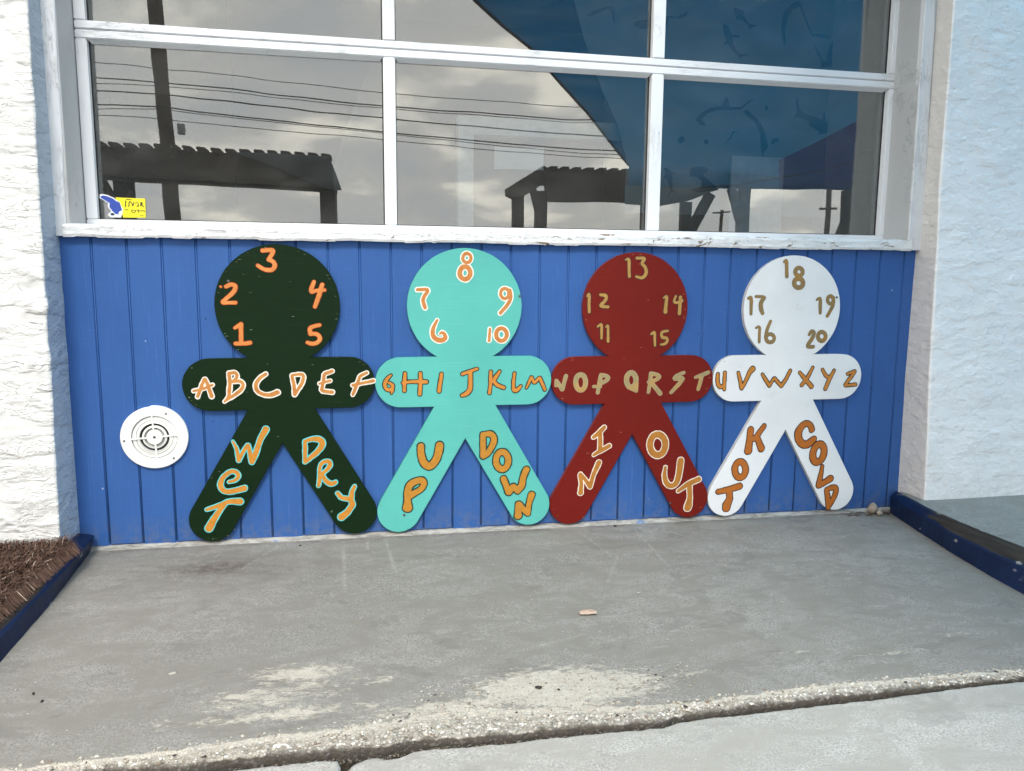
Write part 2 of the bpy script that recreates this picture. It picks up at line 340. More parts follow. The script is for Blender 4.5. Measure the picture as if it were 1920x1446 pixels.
  ('D','bk2',[[[6719,3209,88],[6723,3019,92],[6725,2909,94],[6725,2815,95],[6724,2691,95],[6721,2459,95]],[[6729,3219,80],[6873,3235,89],[6947,3232,93],[6998,3214,96],[7044,3184,98],[7083,3141,100],[7108,3092,101],[7117,3037,102],[7112,2975,103],[7091,2907,103],[7064,2837,102],[7031,2767,102],[6991,2696,100],[6946,2624,98],[6903,2564,96],[6862,2518,93],[6814,2478,89],[6732,2429,81]]]),
  ('O','bk2',[[[7627,2254,104],[7614,2148,104],[7576,2055,104],[7518,1988,104],[7445,1953,104],[7368,1956,104],[7296,1997,104],[7236,2069,104],[7197,2164,104],[7184,2271,103],[7196,2377,103],[7234,2469,103],[7293,2537,103],[7365,2571,103],[7441,2568,104],[7514,2528,104],[7573,2457,104],[7613,2361,104],[7627,2254,104]]]),
  ('W','bk2',[[[7461,1601,104],[7554,1366,101],[7577,1303,101],[7644,1109,104],[7671,1108,104],[7780,1294,98],[7818,1304,100],[7971,1165,120]],[[7971,1165,120],[8108,1308,114],[8131,1363,112],[8157,1591,106],[8175,1660,106],[8278,1903,109]]]),
  ('N','bk2',[[[7998,236,132],[7986,437,102],[7987,490,99],[8000,647,105],[8022,649,105],[8152,498,99],[8194,453,98],[8348,301,95]],[[8348,301,95],[8378,594,91],[8394,675,94],[8477,971,114]]]),
 ],
 [
  ('13','gold',[[[11762,9279,31],[11834,9309,44],[11866,9303,50],[11883,9272,52],[11892,9218,54],[11893,9142,54],[11895,9066,54],[11899,8988,55],[11905,8891,56],[11918,8714,59]],[[12177,9345,49],[12365,9352,52],[12438,9343,53],[12457,9319,54],[12444,9282,54],[12399,9231,54],[12376,9187,54],[12375,9149,55],[12396,9118,56],[12439,9093,57],[12474,9060,58],[12502,9018,59],[12523,8966,60],[12537,8906,62],[12538,8850,62],[12526,8798,62],[12502,8750,62],[12465,8706,61],[12422,8676,59],[12374,8662,57],[12306,8667,53],[12174,8703,45]]]),
  ('12','gold',[[[10382,8008,31],[10432,8074,41],[10453,8083,46],[10463,8057,49],[10467,8003,51],[10464,7921,52],[10463,7839,52],[10464,7756,52],[10467,7652,52],[10476,7462,49]],[[10874,8062,49],[11004,8050,54],[11059,8033,57],[11082,8007,58],[11089,7970,58],[11079,7923,58],[11056,7876,58],[11022,7828,58],[10975,7780,57],[10917,7732,56],[10894,7694,55],[10906,7667,54],[10974,7650,54],[11161,7638,54]]]),
  ('11','gold',[[[10800,6952,36],[10881,7013,44],[10917,7024,47],[10935,7003,49],[10944,6959,50],[10943,6890,50],[10943,6823,49],[10944,6757,48],[10945,6675,46],[10948,6531,41]],[[11096,6928,27],[11144,6978,37],[11166,6980,42],[11177,6951,45],[11183,6897,47],[11184,6817,48],[11185,6741,49],[11186,6668,50],[11188,6581,50],[11192,6431,50]]]),
  ('14','gold',[[[13223,7959,32],[13299,8010,45],[13330,8011,51],[13341,7981,55],[13341,7924,59],[13330,7840,61],[13321,7762,63],[13315,7690,66],[13311,7608,69],[13308,7469,74]],[[13682,8019,41],[13629,7886,44],[13624,7828,46],[13652,7803,47],[13706,7794,48],[13786,7802,49],[13848,7812,49],[13892,7823,49],[13919,7839,47],[13937,7872,42]],[[13861,7984,65],[13856,7833,65],[13853,7746,65],[13850,7674,65],[13847,7578,65],[13840,7402,65]]]),
  ('15','gold',[[[12794,6674,37],[12870,6724,47],[12904,6731,51],[12922,6710,53],[12932,6667,52],[12934,6603,50],[12937,6541,48],[12940,6480,47],[12945,6405,46],[12955,6273,46]],[[13419,6783,42],[13279,6766,47],[13220,6746,50],[13193,6715,51],[13183,6674,53],[13191,6621,54],[13209,6581,55],[13237,6554,56],[13275,6541,57],[13322,6541,59],[13361,6532,59],[13389,6516,59],[13408,6493,59],[13418,6461,58],[13418,6430,56],[13408,6400,55],[13389,6371,54],[13360,6343,53],[13329,6322,51],[13297,6308,48],[13254,6300,43],[13173,6298,33]]]),
  ('N','tan',[[[9325,4886,50],[9327,5055,54]],[[9327,5055,54],[9417,4936,58],[9444,4895,59],[9537,4741,59],[9559,4748,58],[9604,4951,55],[9618,5011,55],[9671,5214,59]]]),
  ('O','tan',[[[10402,4977,77],[10392,4882,77],[10362,4799,77],[10314,4738,77],[10255,4706,77],[10190,4707,77],[10130,4742,77],[10079,4805,77],[10046,4889,77],[10033,4984,77],[10042,5079,77],[10072,5162,77],[10120,5223,77],[10179,5254,77],[10243,5253,77],[10304,5219,77],[10355,5157,77],[10388,5073,77],[10402,4977,77]]]),
  ('P','tan',[[[10856,4599,55],[10883,4776,60],[10899,4875,62],[10913,4953,64],[10931,5051,64],[10966,5228,64]],[[10966,5228,64],[11084,5213,59],[11142,5201,57],[11180,5186,57],[11209,5167,58],[11231,5145,61],[11237,5120,62],[11229,5094,63],[11206,5066,63],[11168,5036,61],[11129,5009,60],[11087,4986,59],[11031,4961,58],[10927,4923,55]],[[10697,4819,46],[10944,4814,50]]]),
  ('Q','tan',[[[12278,5024,84],[12270,4935,84],[12241,4856,84],[12195,4798,84],[12137,4768,84],[12074,4769,84],[12015,4801,84],[11965,4861,83],[11932,4941,83],[11918,5031,83],[11926,5121,83],[11955,5199,83],[12001,5257,83],[12059,5287,83],[12121,5286,83],[12181,5254,83],[12231,5194,83],[12264,5115,84],[12278,5024,84]],[[12034,4779,84],[12300,4633,47]],[[12290,4933,74],[12289,4660,56]]]),
  ('R','tan',[[[12764,4582,52],[12792,4774,57],[12807,4880,59],[12816,4964,61],[12825,5067,63],[12837,5251,65]],[[12837,5251,61],[12967,5231,58],[13032,5217,57],[13077,5200,56],[13114,5181,56],[13145,5157,56],[13158,5133,57],[13153,5107,57],[13130,5081,58],[13089,5053,59],[13041,5028,59],[12986,5005,58],[12907,4981,55],[12752,4943,47]],[[12863,4923,65],[12975,4792,66],[13034,4724,66],[13079,4673,67],[13130,4617,68],[13217,4522,71]]]),
  ('S','tan',[[[14104,5267,47],[13956,5213,53],[13882,5180,55],[13833,5152,57],[13792,5120,58],[13759,5086,60],[13749,5062,61],[13762,5047,62],[13797,5041,63],[13855,5044,64],[13909,5048,65],[13957,5051,66],[14001,5054,66],[14039,5057,66],[14056,5043,66],[14050,5013,66],[14021,4967,66],[13970,4905,66],[13916,4842,65],[13858,4778,64],[13781,4697,60],[13637,4550,52]]]),
  ('T','tan',[[[14560,5085,43],[14765,5147,60],[14824,5168,61],[15058,5261,57]],[[14794,5118,67],[14760,4915,63],[14746,4859,61],[14682,4648,57]]]),
  ('I','wo3',[[[10737,2992,64],[10917,3125,76],[10964,3166,78],[11128,3330,75]],[[10971,3135,78],[10989,2888,78],[10992,2818,79],[10992,2555,86]],[[10756,2341,50],[10981,2466,72],[11050,2503,75],[11333,2648,72]]]),
  ('N','wo3',[[[10293,965,93],[10316,1252,68],[10312,1335,66],[10265,1611,77],[10280,1633,76],[10419,1492,63],[10465,1435,63],[10645,1176,83]],[[10645,1176,83],[10742,1542,73],[10780,1646,74],[10961,2051,93]]]),
  ('O','wo3',[[[13482,2616,117],[13469,2484,117],[13422,2370,117],[13345,2286,117],[13250,2243,117],[13146,2247,117],[13047,2297,117],[12965,2386,117],[12910,2504,116],[12888,2637,116],[12901,2768,116],[12949,2882,116],[13024,2966,116],[13120,3008,116],[13223,3005,116],[13321,2956,117],[13404,2867,117],[13460,2749,117],[13482,2616,117]]]),
  ('U','wo3',[[[13521,1770,55],[13492,1584,70],[13487,1482,77],[13496,1401,82],[13516,1322,87],[13547,1243,91],[13583,1179,93],[13623,1128,95],[13669,1091,95],[13720,1067,94],[13770,1058,94],[13819,1063,95],[13868,1081,97],[13916,1114,100],[13957,1160,102],[13991,1222,105],[14018,1297,107],[14038,1388,109],[14055,1484,110],[14070,1588,112],[14085,1728,114],[14106,1992,118]]]),
  ('T','wo3',[[[14060,856,63],[14398,1075,87],[14493,1124,91],[14846,1259,97]],[[14486,1030,97],[14525,641,91],[14524,546,96],[14480,283,137],[14470,236,142],[14452,194,135]]]),
 ],
 [
  ('18','tan2',[[[17853,9285,42],[17906,9323,55],[17931,9319,60],[17945,9286,63],[17954,9229,63],[17959,9146,62],[17965,9068,62],[17970,8993,62],[17978,8907,62],[17993,8758,65]],[[18617,8927,75],[18611,8877,75],[18588,8833,75],[18551,8800,75],[18504,8782,75],[18452,8781,75],[18403,8798,75],[18362,8831,75],[18333,8874,75],[18321,8924,75],[18327,8974,75],[18350,9018,75],[18387,9051,75],[18434,9069,75],[18485,9070,75],[18535,9053,75],[18576,9021,75],[18605,8977,75],[18617,8927,75]],[[18663,8518,84],[18656,8461,85],[18627,8409,85],[18581,8371,85],[18522,8351,84],[18459,8351,84],[18398,8370,84],[18347,8408,84],[18312,8458,84],[18298,8516,84],[18305,8574,84],[18333,8625,84],[18380,8663,84],[18438,8683,84],[18501,8684,84],[18562,8664,84],[18613,8627,84],[18648,8576,84],[18663,8518,84]]]),
  ('17','tan2',[[[16503,7954,46],[16567,7984,56],[16595,7975,61],[16611,7936,63],[16620,7872,65],[16622,7781,65],[16625,7697,64],[16628,7621,63],[16632,7535,61],[16639,7392,56]],[[16799,8021,46],[17025,8015,49],[17114,8001,52],[17141,7979,57],[17131,7948,63],[17083,7907,71],[17047,7861,77],[17023,7810,81],[17010,7754,84],[17008,7693,84],[17013,7635,82],[17023,7581,80],[17045,7519,76],[17094,7414,65]]]),
  ('19','tan2',[[[19265,7908,38],[19347,7956,54],[19384,7956,61],[19403,7924,65],[19415,7864,67],[19418,7777,67],[19422,7698,66],[19425,7627,65],[19430,7548,63],[19439,7421,57]],[[19939,7905,62],[19936,7856,62],[19919,7812,62],[19890,7780,62],[19853,7763,62],[19813,7763,62],[19774,7780,62],[19741,7812,62],[19718,7855,62],[19707,7905,62],[19711,7954,62],[19728,7998,62],[19757,8030,62],[19793,8047,62],[19833,8047,62],[19872,8030,62],[19906,7998,62],[19929,7955,62],[19939,7905,62]],[[19944,7987,62],[19953,7847,68],[19951,7771,70],[19940,7711,70],[19922,7653,70],[19895,7596,69],[19868,7541,68],[19839,7487,66],[19802,7422,65],[19734,7308,62]]]),
  ('16','tan2',[[[16862,6871,37],[16947,6911,48],[16985,6908,53],[17004,6877,55],[17013,6821,56],[17012,6740,56],[17013,6664,56],[17014,6591,54],[17016,6506,52],[17021,6359,47]],[[17433,7119,52],[17360,6951,59],[17326,6857,63],[17306,6784,66],[17289,6692,68],[17271,6528,70]],[[17622,6489,66],[17615,6437,66],[17589,6391,66],[17546,6357,66],[17492,6339,66],[17434,6340,66],[17379,6359,66],[17332,6393,66],[17301,6439,66],[17288,6492,66],[17295,6544,66],[17321,6590,66],[17364,6624,66],[17417,6641,66],[17475,6641,66],[17531,6623,66],[17577,6588,66],[17609,6542,66],[17622,6489,66]]]),
  ('20','tan2',[[[19036,6616,57],[19089,6697,63],[19121,6729,65],[19149,6739,66],[19178,6736,67],[19209,6720,67],[19228,6695,68],[19235,6662,69],[19229,6620,71],[19211,6568,73],[19183,6508,74],[19143,6439,74],[19093,6361,73],[19032,6274,71],[19005,6209,69],[19012,6168,67],[19072,6150,65],[19242,6158,62]],[[19721,6543,72],[19715,6483,72],[19691,6431,72],[19650,6393,72],[19599,6373,72],[19542,6373,72],[19488,6394,72],[19443,6433,72],[19411,6486,72],[19397,6545,72],[19403,6604,72],[19428,6656,72],[19468,6695,72],[19519,6715,72],[19575,6714,72],[19629,6694,72],[19675,6655,72],[19707,6602,72],[19721,6543,72]]]),
  ('U','bk',[[[15433,5187,51],[15428,5018,56],[15432,4931,59],[15444,4869,61],[15463,4814,62],[15489,4766,64],[15518,4734,64],[15549,4716,63],[15591,4717,61],[15671,4746,56]],[[15705,5241,51],[15708,5064,54],[15710,4966,55],[15711,4889,54],[15713,4793,52],[15716,4623,47]]]),
  ('V','bk',[[[16243,5224,42],[16320,4992,55],[16339,4922,56],[16405,4641,52]],[[16405,4641,52],[16534,4878,56],[16568,4947,58],[16667,5180,65],[16697,5234,69],[16807,5360,94]]]),
  ('W','bk',[[[17211,5158,38],[17343,4968,55],[17380,4915,56],[17522,4724,52]],[[17522,4724,52],[17681,4978,44],[17722,4993,45],[17843,4862,56],[17880,4824,57],[18010,4700,58]],[[18010,4700,58],[18180,4940,53],[18220,5009,52],[18345,5277,48]]]),
  ('X','bk',[[[18741,5193,48],[18978,4946,65],[19040,4882,68],[19255,4662,73]],[[19263,5378,43],[19122,5089,56],[19073,5010,58],[18851,4721,58]]]),
  ('Y','bk',[[[19675,5289,44],[19795,5108,57],[19829,5071,58],[19956,4979,59]],[[20168,5249,44],[20020,4978,65],[19982,4896,67],[19847,4562,59]]]),
  ('Z','bk',[[[20743,5115,44],[21045,5212,44],[21058,5190,46],[20879,4962,57],[20825,4895,58],[20667,4695,50],[20698,4667,50],[21111,4697,54]]]),
  ('H','bk3',[[[16849,3069,112],[16833,2730,105],[16827,2636,108],[16795,2281,135]],[[16868,2712,97],[17053,2744,97],[17095,2774,95],[17203,2935,84],[17241,2989,81],[17393,3200,71]],[[17156,2728,90],[17243,2518,103],[17262,2472,107],[17321,2342,120]]]),
  ('O','bk3',[[[16730,1547,105],[16722,1443,105],[16688,1352,105],[16632,1286,105],[16560,1253,105],[16483,1256,105],[16408,1296,105],[16345,1367,105],[16302,1460,105],[16283,1566,105],[16291,1669,105],[16325,1760,105],[16381,1825,105],[16452,1859,105],[16529,1856,105],[16604,1817,105],[16667,1746,105],[16711,1652,105],[16730,1547,105]]]),
  ('T','bk3',[[[15654,746,82],[16014,803,96],[16117,824,99],[16508,918,109]],[[16095,791,105],[16133,500,105],[16125,430,111],[16038,239,145],[16023,198,150],[16013,114,143]]]),
  ('C','bk3',[[[19378,3002,99],[19345,3101,95],[19317,3151,93],[19284,3184,93],[19242,3211,94],[19192,3233,96],[19140,3239,99],[19087,3230,103],[19033,3206,107],[18978,3167,113],[18931,3118,118],[18890,3060,121],[18856,2993,124],[18830,2916,126],[18818,2840,128],[18822,2765,129],[18841,2690,129],[18875,2616,129],[18916,2554,130],[18963,2503,130],[19016,2464,130],[19075,2438,130],[19133,2426,129],[19190,2428,129],[19245,2445,127],[19300,2478,125],[19348,2508,123],[19389,2538,119],[19431,2572,113],[19494,2632,100]]]),
  ('O','bk3',[[[19953,2011,116],[19915,1896,116],[19853,1801,116],[19776,1739,116],[19693,1718,116],[19613,1739,116],[19547,1800,116],[19502,1894,116],[19484,2009,115],[19494,2132,115],[19532,2247,115],[19594,2341,115],[19670,2403,115],[19754,2425,115],[19833,2404,116],[19900,2344,116],[19945,2250,116],[19963,2134,116],[19953,2011,116]]]),
  ('L','bk3',[[[19927,1553,50],[19902,1361,66],[19886,1250,74],[19872,1156,79],[19854,1031,85],[19817,797,93]],[[19817,797,93],[19961,858,96],[20039,894,98],[20100,926,100],[20174,970,104],[20305,1052,113]]]),
  ('D','bk3',[[[20166,601,70],[20218,409,88],[20243,299,94],[20258,209,93],[20270,93,87],[20285,-120,67]],[[20173,620,70],[20306,666,79],[20377,685,83],[20430,692,85],[20480,692,86],[20526,686,86],[20558,661,87],[20576,617,88],[20581,556,89],[20571,477,91],[20547,387,91],[20508,288,89],[20438,148,82],[20285,-120,67]]]),
 ],
]
STICKER_MARKS = [[[-4855,11016,16],[-4871,10836,16]],[[-4718,11008,11],[-4751,10968,13],[-4764,10947,13],[-4768,10931,13],[-4766,10916,14],[-4759,10902,14],[-4755,10889,13],[-4757,10878,13],[-4765,10867,13],[-4787,10850,11]],[[-4704,10974,11],[-4672,10936,13],[-4659,10915,13],[-4654,10899,13],[-4654,10884,14],[-4659,10869,14],[-4659,10864,14],[-4655,10867,14],[-4646,10878,14],[-4633,10899,14],[-4623,10918,13],[-4616,10936,13],[-4614,10955,13],[-4615,10988,11]],[[-4574,10931,10],[-4547,10974,11],[-4531,10989,11],[-4519,10991,12],[-4506,10984,12],[-4493,10969,13],[-4484,10951,13],[-4478,10933,14],[-4476,10913,14],[-4477,10891,15],[-4480,10875,15],[-4486,10864,15],[-4498,10860,14],[-4522,10863,11]],[[-4389,10988,14],[-4400,10872,16]],[[-4383,10982,10],[-4359,10970,11],[-4351,10962,12],[-4352,10955,12],[-4358,10947,12],[-4369,10938,11],[-4373,10926,11],[-4370,10912,11],[-4355,10890,12],[-4313,10845,14]],[[-4903,10739,10],[-4805,10734,11]],[[-4695,10731,10],[-4691,10692,11],[-4686,10674,11],[-4678,10664,11],[-4667,10657,11],[-4654,10655,11],[-4640,10654,10],[-4627,10656,10],[-4614,10660,11],[-4601,10666,11],[-4591,10674,11],[-4584,10685,11],[-4579,10697,11],[-4577,10712,11],[-4581,10723,10],[-4593,10730,10],[-4617,10733,10],[-4673,10731,9]],[[-4519,10723,10],[-4493,10737,11],[-4481,10738,11],[-4475,10730,11],[-4471,10715,11],[-4469,10693,11],[-4470,10678,11],[-4473,10669,11],[-4481,10668,11],[-4499,10677,10]],[[-4420,10714,10],[-4395,10708,11],[-4383,10707,11],[-4374,10709,11],[-4366,10714,11],[-4353,10727,10]],[[-4319,10740,11],[-4305,10682,11]],[[-4841,11074,7],[-4677,11067,7]],[[-4439,10557,6],[-4306,10562,6]]]
STICKER_YELLOW = [(-0.5168, 1.1124), (-0.4256, 1.1108), (-0.4272, 1.0497), (-0.4963, 1.0481), (-0.5023, 1.0781), (-0.5111, 1.0975)]
STICKER_WHITE = [(-0.5644, 1.1156), (-0.5619, 1.1208), (-0.5542, 1.1222), (-0.5402, 1.1197), (-0.5211, 1.1111), (-0.5129, 1.1032), (-0.5044, 1.0988), (-0.4987, 1.0828), (-0.4947, 1.0759), (-0.4976, 1.062), (-0.5028, 1.0479), (-0.5334, 1.0484), (-0.5429, 1.0551), (-0.5393, 1.0604), (-0.5301, 1.0681), (-0.5383, 1.0772), (-0.5412, 1.084), (-0.5395, 1.0944), (-0.55, 1.1011), (-0.5637, 1.1087)]
STICKER_BLUE = [(-0.5612, 1.1134), (-0.5533, 1.1176), (-0.5415, 1.1151), (-0.5234, 1.1081), (-0.5151, 1.1008), (-0.5044, 1.0965), (-0.4999, 1.0793), (-0.4981, 1.0724), (-0.5083, 1.0663), (-0.5099, 1.0582), (-0.5186, 1.0591), (-0.5279, 1.0682), (-0.5358, 1.0818), (-0.5341, 1.0934), (-0.5477, 1.1023), (-0.5592, 1.1094)]
STICKER_DARK = [(-0.5342, 1.061), (-0.5281, 1.0629), (-0.5206, 1.059), (-0.5242, 1.0543), (-0.5318, 1.0542)]
FISH = [[(1.887, 2.036), (1.906, 2.038), (1.942, 2.023), (1.931, 2.012), (1.965, 1.976), (2.001, 1.973), (1.997, 1.966), (1.977, 1.963), (1.968, 1.95), (1.957, 1.969), (1.928, 1.991), (1.909, 1.99), (1.9, 1.999)], [(1.839, 1.964), (1.855, 1.969), (1.871, 1.953), (1.884, 1.926), (1.924, 1.924), (1.92, 1.916), (1.889, 1.916), (1.894, 1.885), (1.924, 1.845), (1.967, 1.851), (1.964, 1.844), (1.936, 1.839), (1.929, 1.829), (1.92, 1.841), (1.883, 1.867), (1.867, 1.887), (1.843, 1.877), (1.858, 1.896), (1.849, 1.927)], [(2.195, 2.086), (2.163, 2.074), (2.125, 2.029), (2.121, 1.973), (2.128, 1.924), (2.14, 1.894), (2.144, 1.918), (2.139, 1.96), (2.147, 2.01), (2.172, 2.053), (2.204, 2.066), (2.215, 2.042), (2.251, 1.975), (2.273, 1.944), (2.319, 1.94), (2.356, 1.939), (2.36, 1.95), (2.326, 1.959), (2.277, 1.955), (2.249, 1.996), (2.226, 2.043), (2.211, 2.081)], [(2.283, 1.917), (2.294, 1.885), (2.326, 1.837), (2.327, 1.816), (2.394, 1.824), (2.444, 1.819), (2.426, 1.836), (2.387, 1.852), (2.387, 1.898), (2.381, 1.937), (2.362, 1.911), (2.353, 1.868), (2.354, 1.846), (2.334, 1.842), (2.306, 1.886)], [(2.382, 2.104), (2.408, 2.084), (2.417, 2.021), (2.426, 2.015), (2.435, 2.065), (2.458, 2.092), (2.486, 2.108), (2.481, 2.118), (2.381, 2.111)], [(1.432, 1.933), (1.442, 1.951), (1.491, 1.961), (1.497, 1.998), (1.519, 2.013), (1.573, 1.98), (1.619, 1.983), (1.656, 1.996), (1.679, 2.008), (1.668, 1.987), (1.649, 1.976), (1.588, 1.974), (1.579, 1.933), (1.559, 1.942), (1.522, 1.939), (1.499, 1.928), (1.47, 1.922)], [(1.218, 1.958), (1.253, 1.981), (1.297, 1.997), (1.344, 2.007), (1.349, 1.974), (1.343, 1.934), (1.331, 1.973), (1.319, 1.992), (1.283, 1.976), (1.247, 1.957)], [(1.731, 1.56), (1.751, 1.587), (1.797, 1.614), (1.85, 1.624), (1.863, 1.646), (1.874, 1.665), (1.884, 1.642), (1.891, 1.623), (1.945, 1.623), (1.974, 1.649), (2.015, 1.664), (1.98, 1.644), (1.946, 1.614), (1.892, 1.609), (1.833, 1.605), (1.786, 1.589), (1.761, 1.561), (1.782, 1.536), (1.753, 1.54)], [(1.973, 1.615), (2.001, 1.594), (2.039, 1.564), (2.07, 1.511), (2.085, 1.457), (2.065, 1.435), (2.06, 1.41), (2.051, 1.445), (2.045, 1.51), (2.015, 1.562), (1.957, 1.603)], [(2.21, 1.674), (2.22, 1.675), (2.225, 1.637), (2.252, 1.611), (2.296, 1.603), (2.344, 1.588), (2.354, 1.63), (2.366, 1.584), (2.413, 1.553), (2.389, 1.536), (2.339, 1.522), (2.32, 1.519), (2.338, 1.533), (2.312, 1.549), (2.287, 1.556), (2.276, 1.58), (2.228, 1.594), (2.203, 1.59), (2.217, 1.615)], [(1.711, 1.33), (1.719, 1.352), (1.749, 1.361), (1.79, 1.359), (1.8, 1.349), (1.791, 1.335), (1.774, 1.326), (1.799, 1.306), (1.842, 1.274), (1.837, 1.258), (1.748, 1.247), (1.714, 1.26), (1.741, 1.266), (1.77, 1.272), (1.772, 1.299), (1.745, 1.317), (1.718, 1.314)], [(1.59, 1.35), (1.614, 1.343), (1.626, 1.33), (1.659, 1.325), (1.632, 1.322), (1.632, 1.29), (1.634, 1.257), (1.659, 1.236), (1.632, 1.249), (1.61, 1.219), (1.626, 1.252), (1.616, 1.278), (1.604, 1.305), (1.586, 1.304), (1.6, 1.321)], [(1.864, 1.454), (1.898, 1.493), (1.906, 1.515), (1.92, 1.521), (1.948, 1.508), (1.921, 1.515), (1.909, 1.504), (1.903, 1.488)], [(2.096, 1.474), (2.101, 1.49), (2.119, 1.499), (2.135, 1.495), (2.133, 1.481), (2.115, 1.477), (2.112, 1.466)], [(1.774, 1.472), (1.782, 1.48), (1.794, 1.472), (1.795, 1.462), (1.783, 1.456), (1.774, 1.461)], [(2.06, 1.629), (2.067, 1.636), (2.073, 1.627), (2.07, 1.616), (2.062, 1.618)], [(1.653, 1.477), (1.667, 1.488), (1.682, 1.481), (1.68, 1.462), (1.662, 1.456), (1.651, 1.464)]]

# ================================================================ materials
def mat_stucco(name, col, sx, sz, stre, seed, fine=0.3, reveal_shade=(0.62, 0.60, 0.58)):
    m = NT(name)
    p = m.pos((sx, sx, sz), off=(seed, 0, seed))
    wob = m.noise(p, 1.6, 2, 0.5)
    a = m.noise(p, 1.0, 2.2, 0.5, 0.7)
    # trowel laps: plateaus that break down in sharp, wandering lips
    st = None
    for t in (0.36, 0.43, 0.475, 0.53, 0.59):
        s_ = m.ramp(a, t, t + 0.007)
        st = s_ if st is None else m.math('ADD', st, s_)
    saw = m.math('SUBTRACT', m.math('MULTIPLY', a, 12.0), m.math('MULTIPLY', st, 1.15))
    p2 = m.pos((sx * 2.4, sx * 2.4, sz * 1.6), off=(seed + 9, 3, 1))
    b = m.noise(p2, 1.3, 2.5, 0.55, 1.0)
    gate = m.ramp(wob, 0.45, 0.58)
    st2 = m.math('MULTIPLY', m.math('ADD', m.ramp(b, 0.50, 0.515), m.ramp(b, 0.58, 0.593)), gate)
    fineN = m.noise(m.pos(), 70, 4, 0.6)
    h = m.math('ADD', m.math('MULTIPLY', saw, m.ramp(wob, 0.42, 0.56, 0.12, 1.0)), m.math('MULTIPLY', st2, -0.8))
    bb = m.bump(h, stre, 0.0032)
    bb = m.bump(fineN, fine, 0.0008, bb)
    crack = m.math('MULTIPLY', m.ramp(m.math('ABSOLUTE', m.math('SUBTRACT', a, 0.4785)), 0.0, 0.008, 1, 0), m.ramp(wob, 0.42, 0.54))
    dirt = m.noise(m.pos((1, 1, 1)), 2.3, 4, 0.6)
    z = m.sepx(m.pos())[2]
    grime = m.math('MULTIPLY', m.ramp(z, 0.25, 0.04), m.ramp(m.noise(m.pos(), 18, 5, 0.7), 0.35, 0.7))
    c = m.mix(m.ramp(dirt, 0.35, 0.7), col, tuple(x * 0.94 for x in col))
    c = m.mix(m.math('MULTIPLY', crack, 0.6 if sx < 8 else 0.15), c, (0.30, 0.29, 0.27))
    c = m.mix(m.math('MULTIPLY', grime, 0.35), c, (0.38, 0.35, 0.30))
    rv = m.attr('reveal_shade')
    c = m.mix(rv, c, reveal_shade)  # return face: shade and bluish bounce light put into its colour
    return m.done(c, 0.62, bb, 0.3)
M_STUCCO_L = mat_stucco('stucco_left', (0.71, 0.71, 0.705), 5.5, 15.0, 0.68, 3.0, reveal_shade=(0.40, 0.47, 0.56))
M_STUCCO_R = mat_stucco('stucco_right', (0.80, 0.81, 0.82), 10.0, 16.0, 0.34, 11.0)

def mat_blue():
    m = NT('blue_board_paint')
    p = m.pos((60, 5, 2.2)); g = m.noise(p, 3.0, 6, 0.65, 0.4)
    h = m.noise(m.pos((7, 5, 90)), 1.6, 4, 0.6)
    k = m.noise(m.pos(), 9, 5, 0.65)
    big = m.noise(m.pos((3, 1, 1.4)), 1.6, 3, 0.5)
    c = m.mix(m.ramp(big, 0.3, 0.7), (0.027, 0.096, 0.305), (0.036, 0.113, 0.345))
    c = m.mix(m.ramp(g, 0.58, 0.72, 0, 0.6), c, (0.06, 0.15, 0.42))
    c = m.mix(m.ramp(g, 0.33, 0.24, 0, 0.5), c, (0.018, 0.06, 0.22))
    v = m.voro(m.pos(), 16); ch = m.math('MULTIPLY', m.ramp(v, 0.055, 0.03), m.ramp(k, 0.58, 0.62))
    c = m.mix(ch, c, (0.35, 0.42, 0.55))
    v2 = m.voro(m.pos(off=(3, 3, 3)), 11); hole = m.math('MULTIPLY', m.ramp(v2, 0.035, 0.022), m.ramp(k, 0.50, 0.52))
    c = m.mix(hole, c, (0.01, 0.015, 0.04))
    c = m.mix(m.ramp(h, 0.60, 0.70, 0, 0.22), c, (0.06, 0.15, 0.42))
    c = m.mix(m.ramp(h, 0.36, 0.28, 0, 0.25), c, (0.018, 0.06, 0.22))
    z = m.sepx(m.pos())[2]
    low = m.math('MULTIPLY', m.ramp(z, 0.09, -0.03), m.ramp(m.noise(m.pos(), 34, 5, 0.75), 0.44, 0.58))
    c = m.mix(m.math('MULTIPLY', low, 0.5), c, (0.13, 0.15, 0.20))
    b = m.bump(g, 0.55, 0.0018); b = m.bump(h, 0.35, 0.0015, b); b = m.bump(k, 0.15, 0.002, b)
    return m.done(c, m.ramp(g, 0.3, 0.7, 0.45, 0.62), b, 0.28)
M_BLUE = mat_blue()

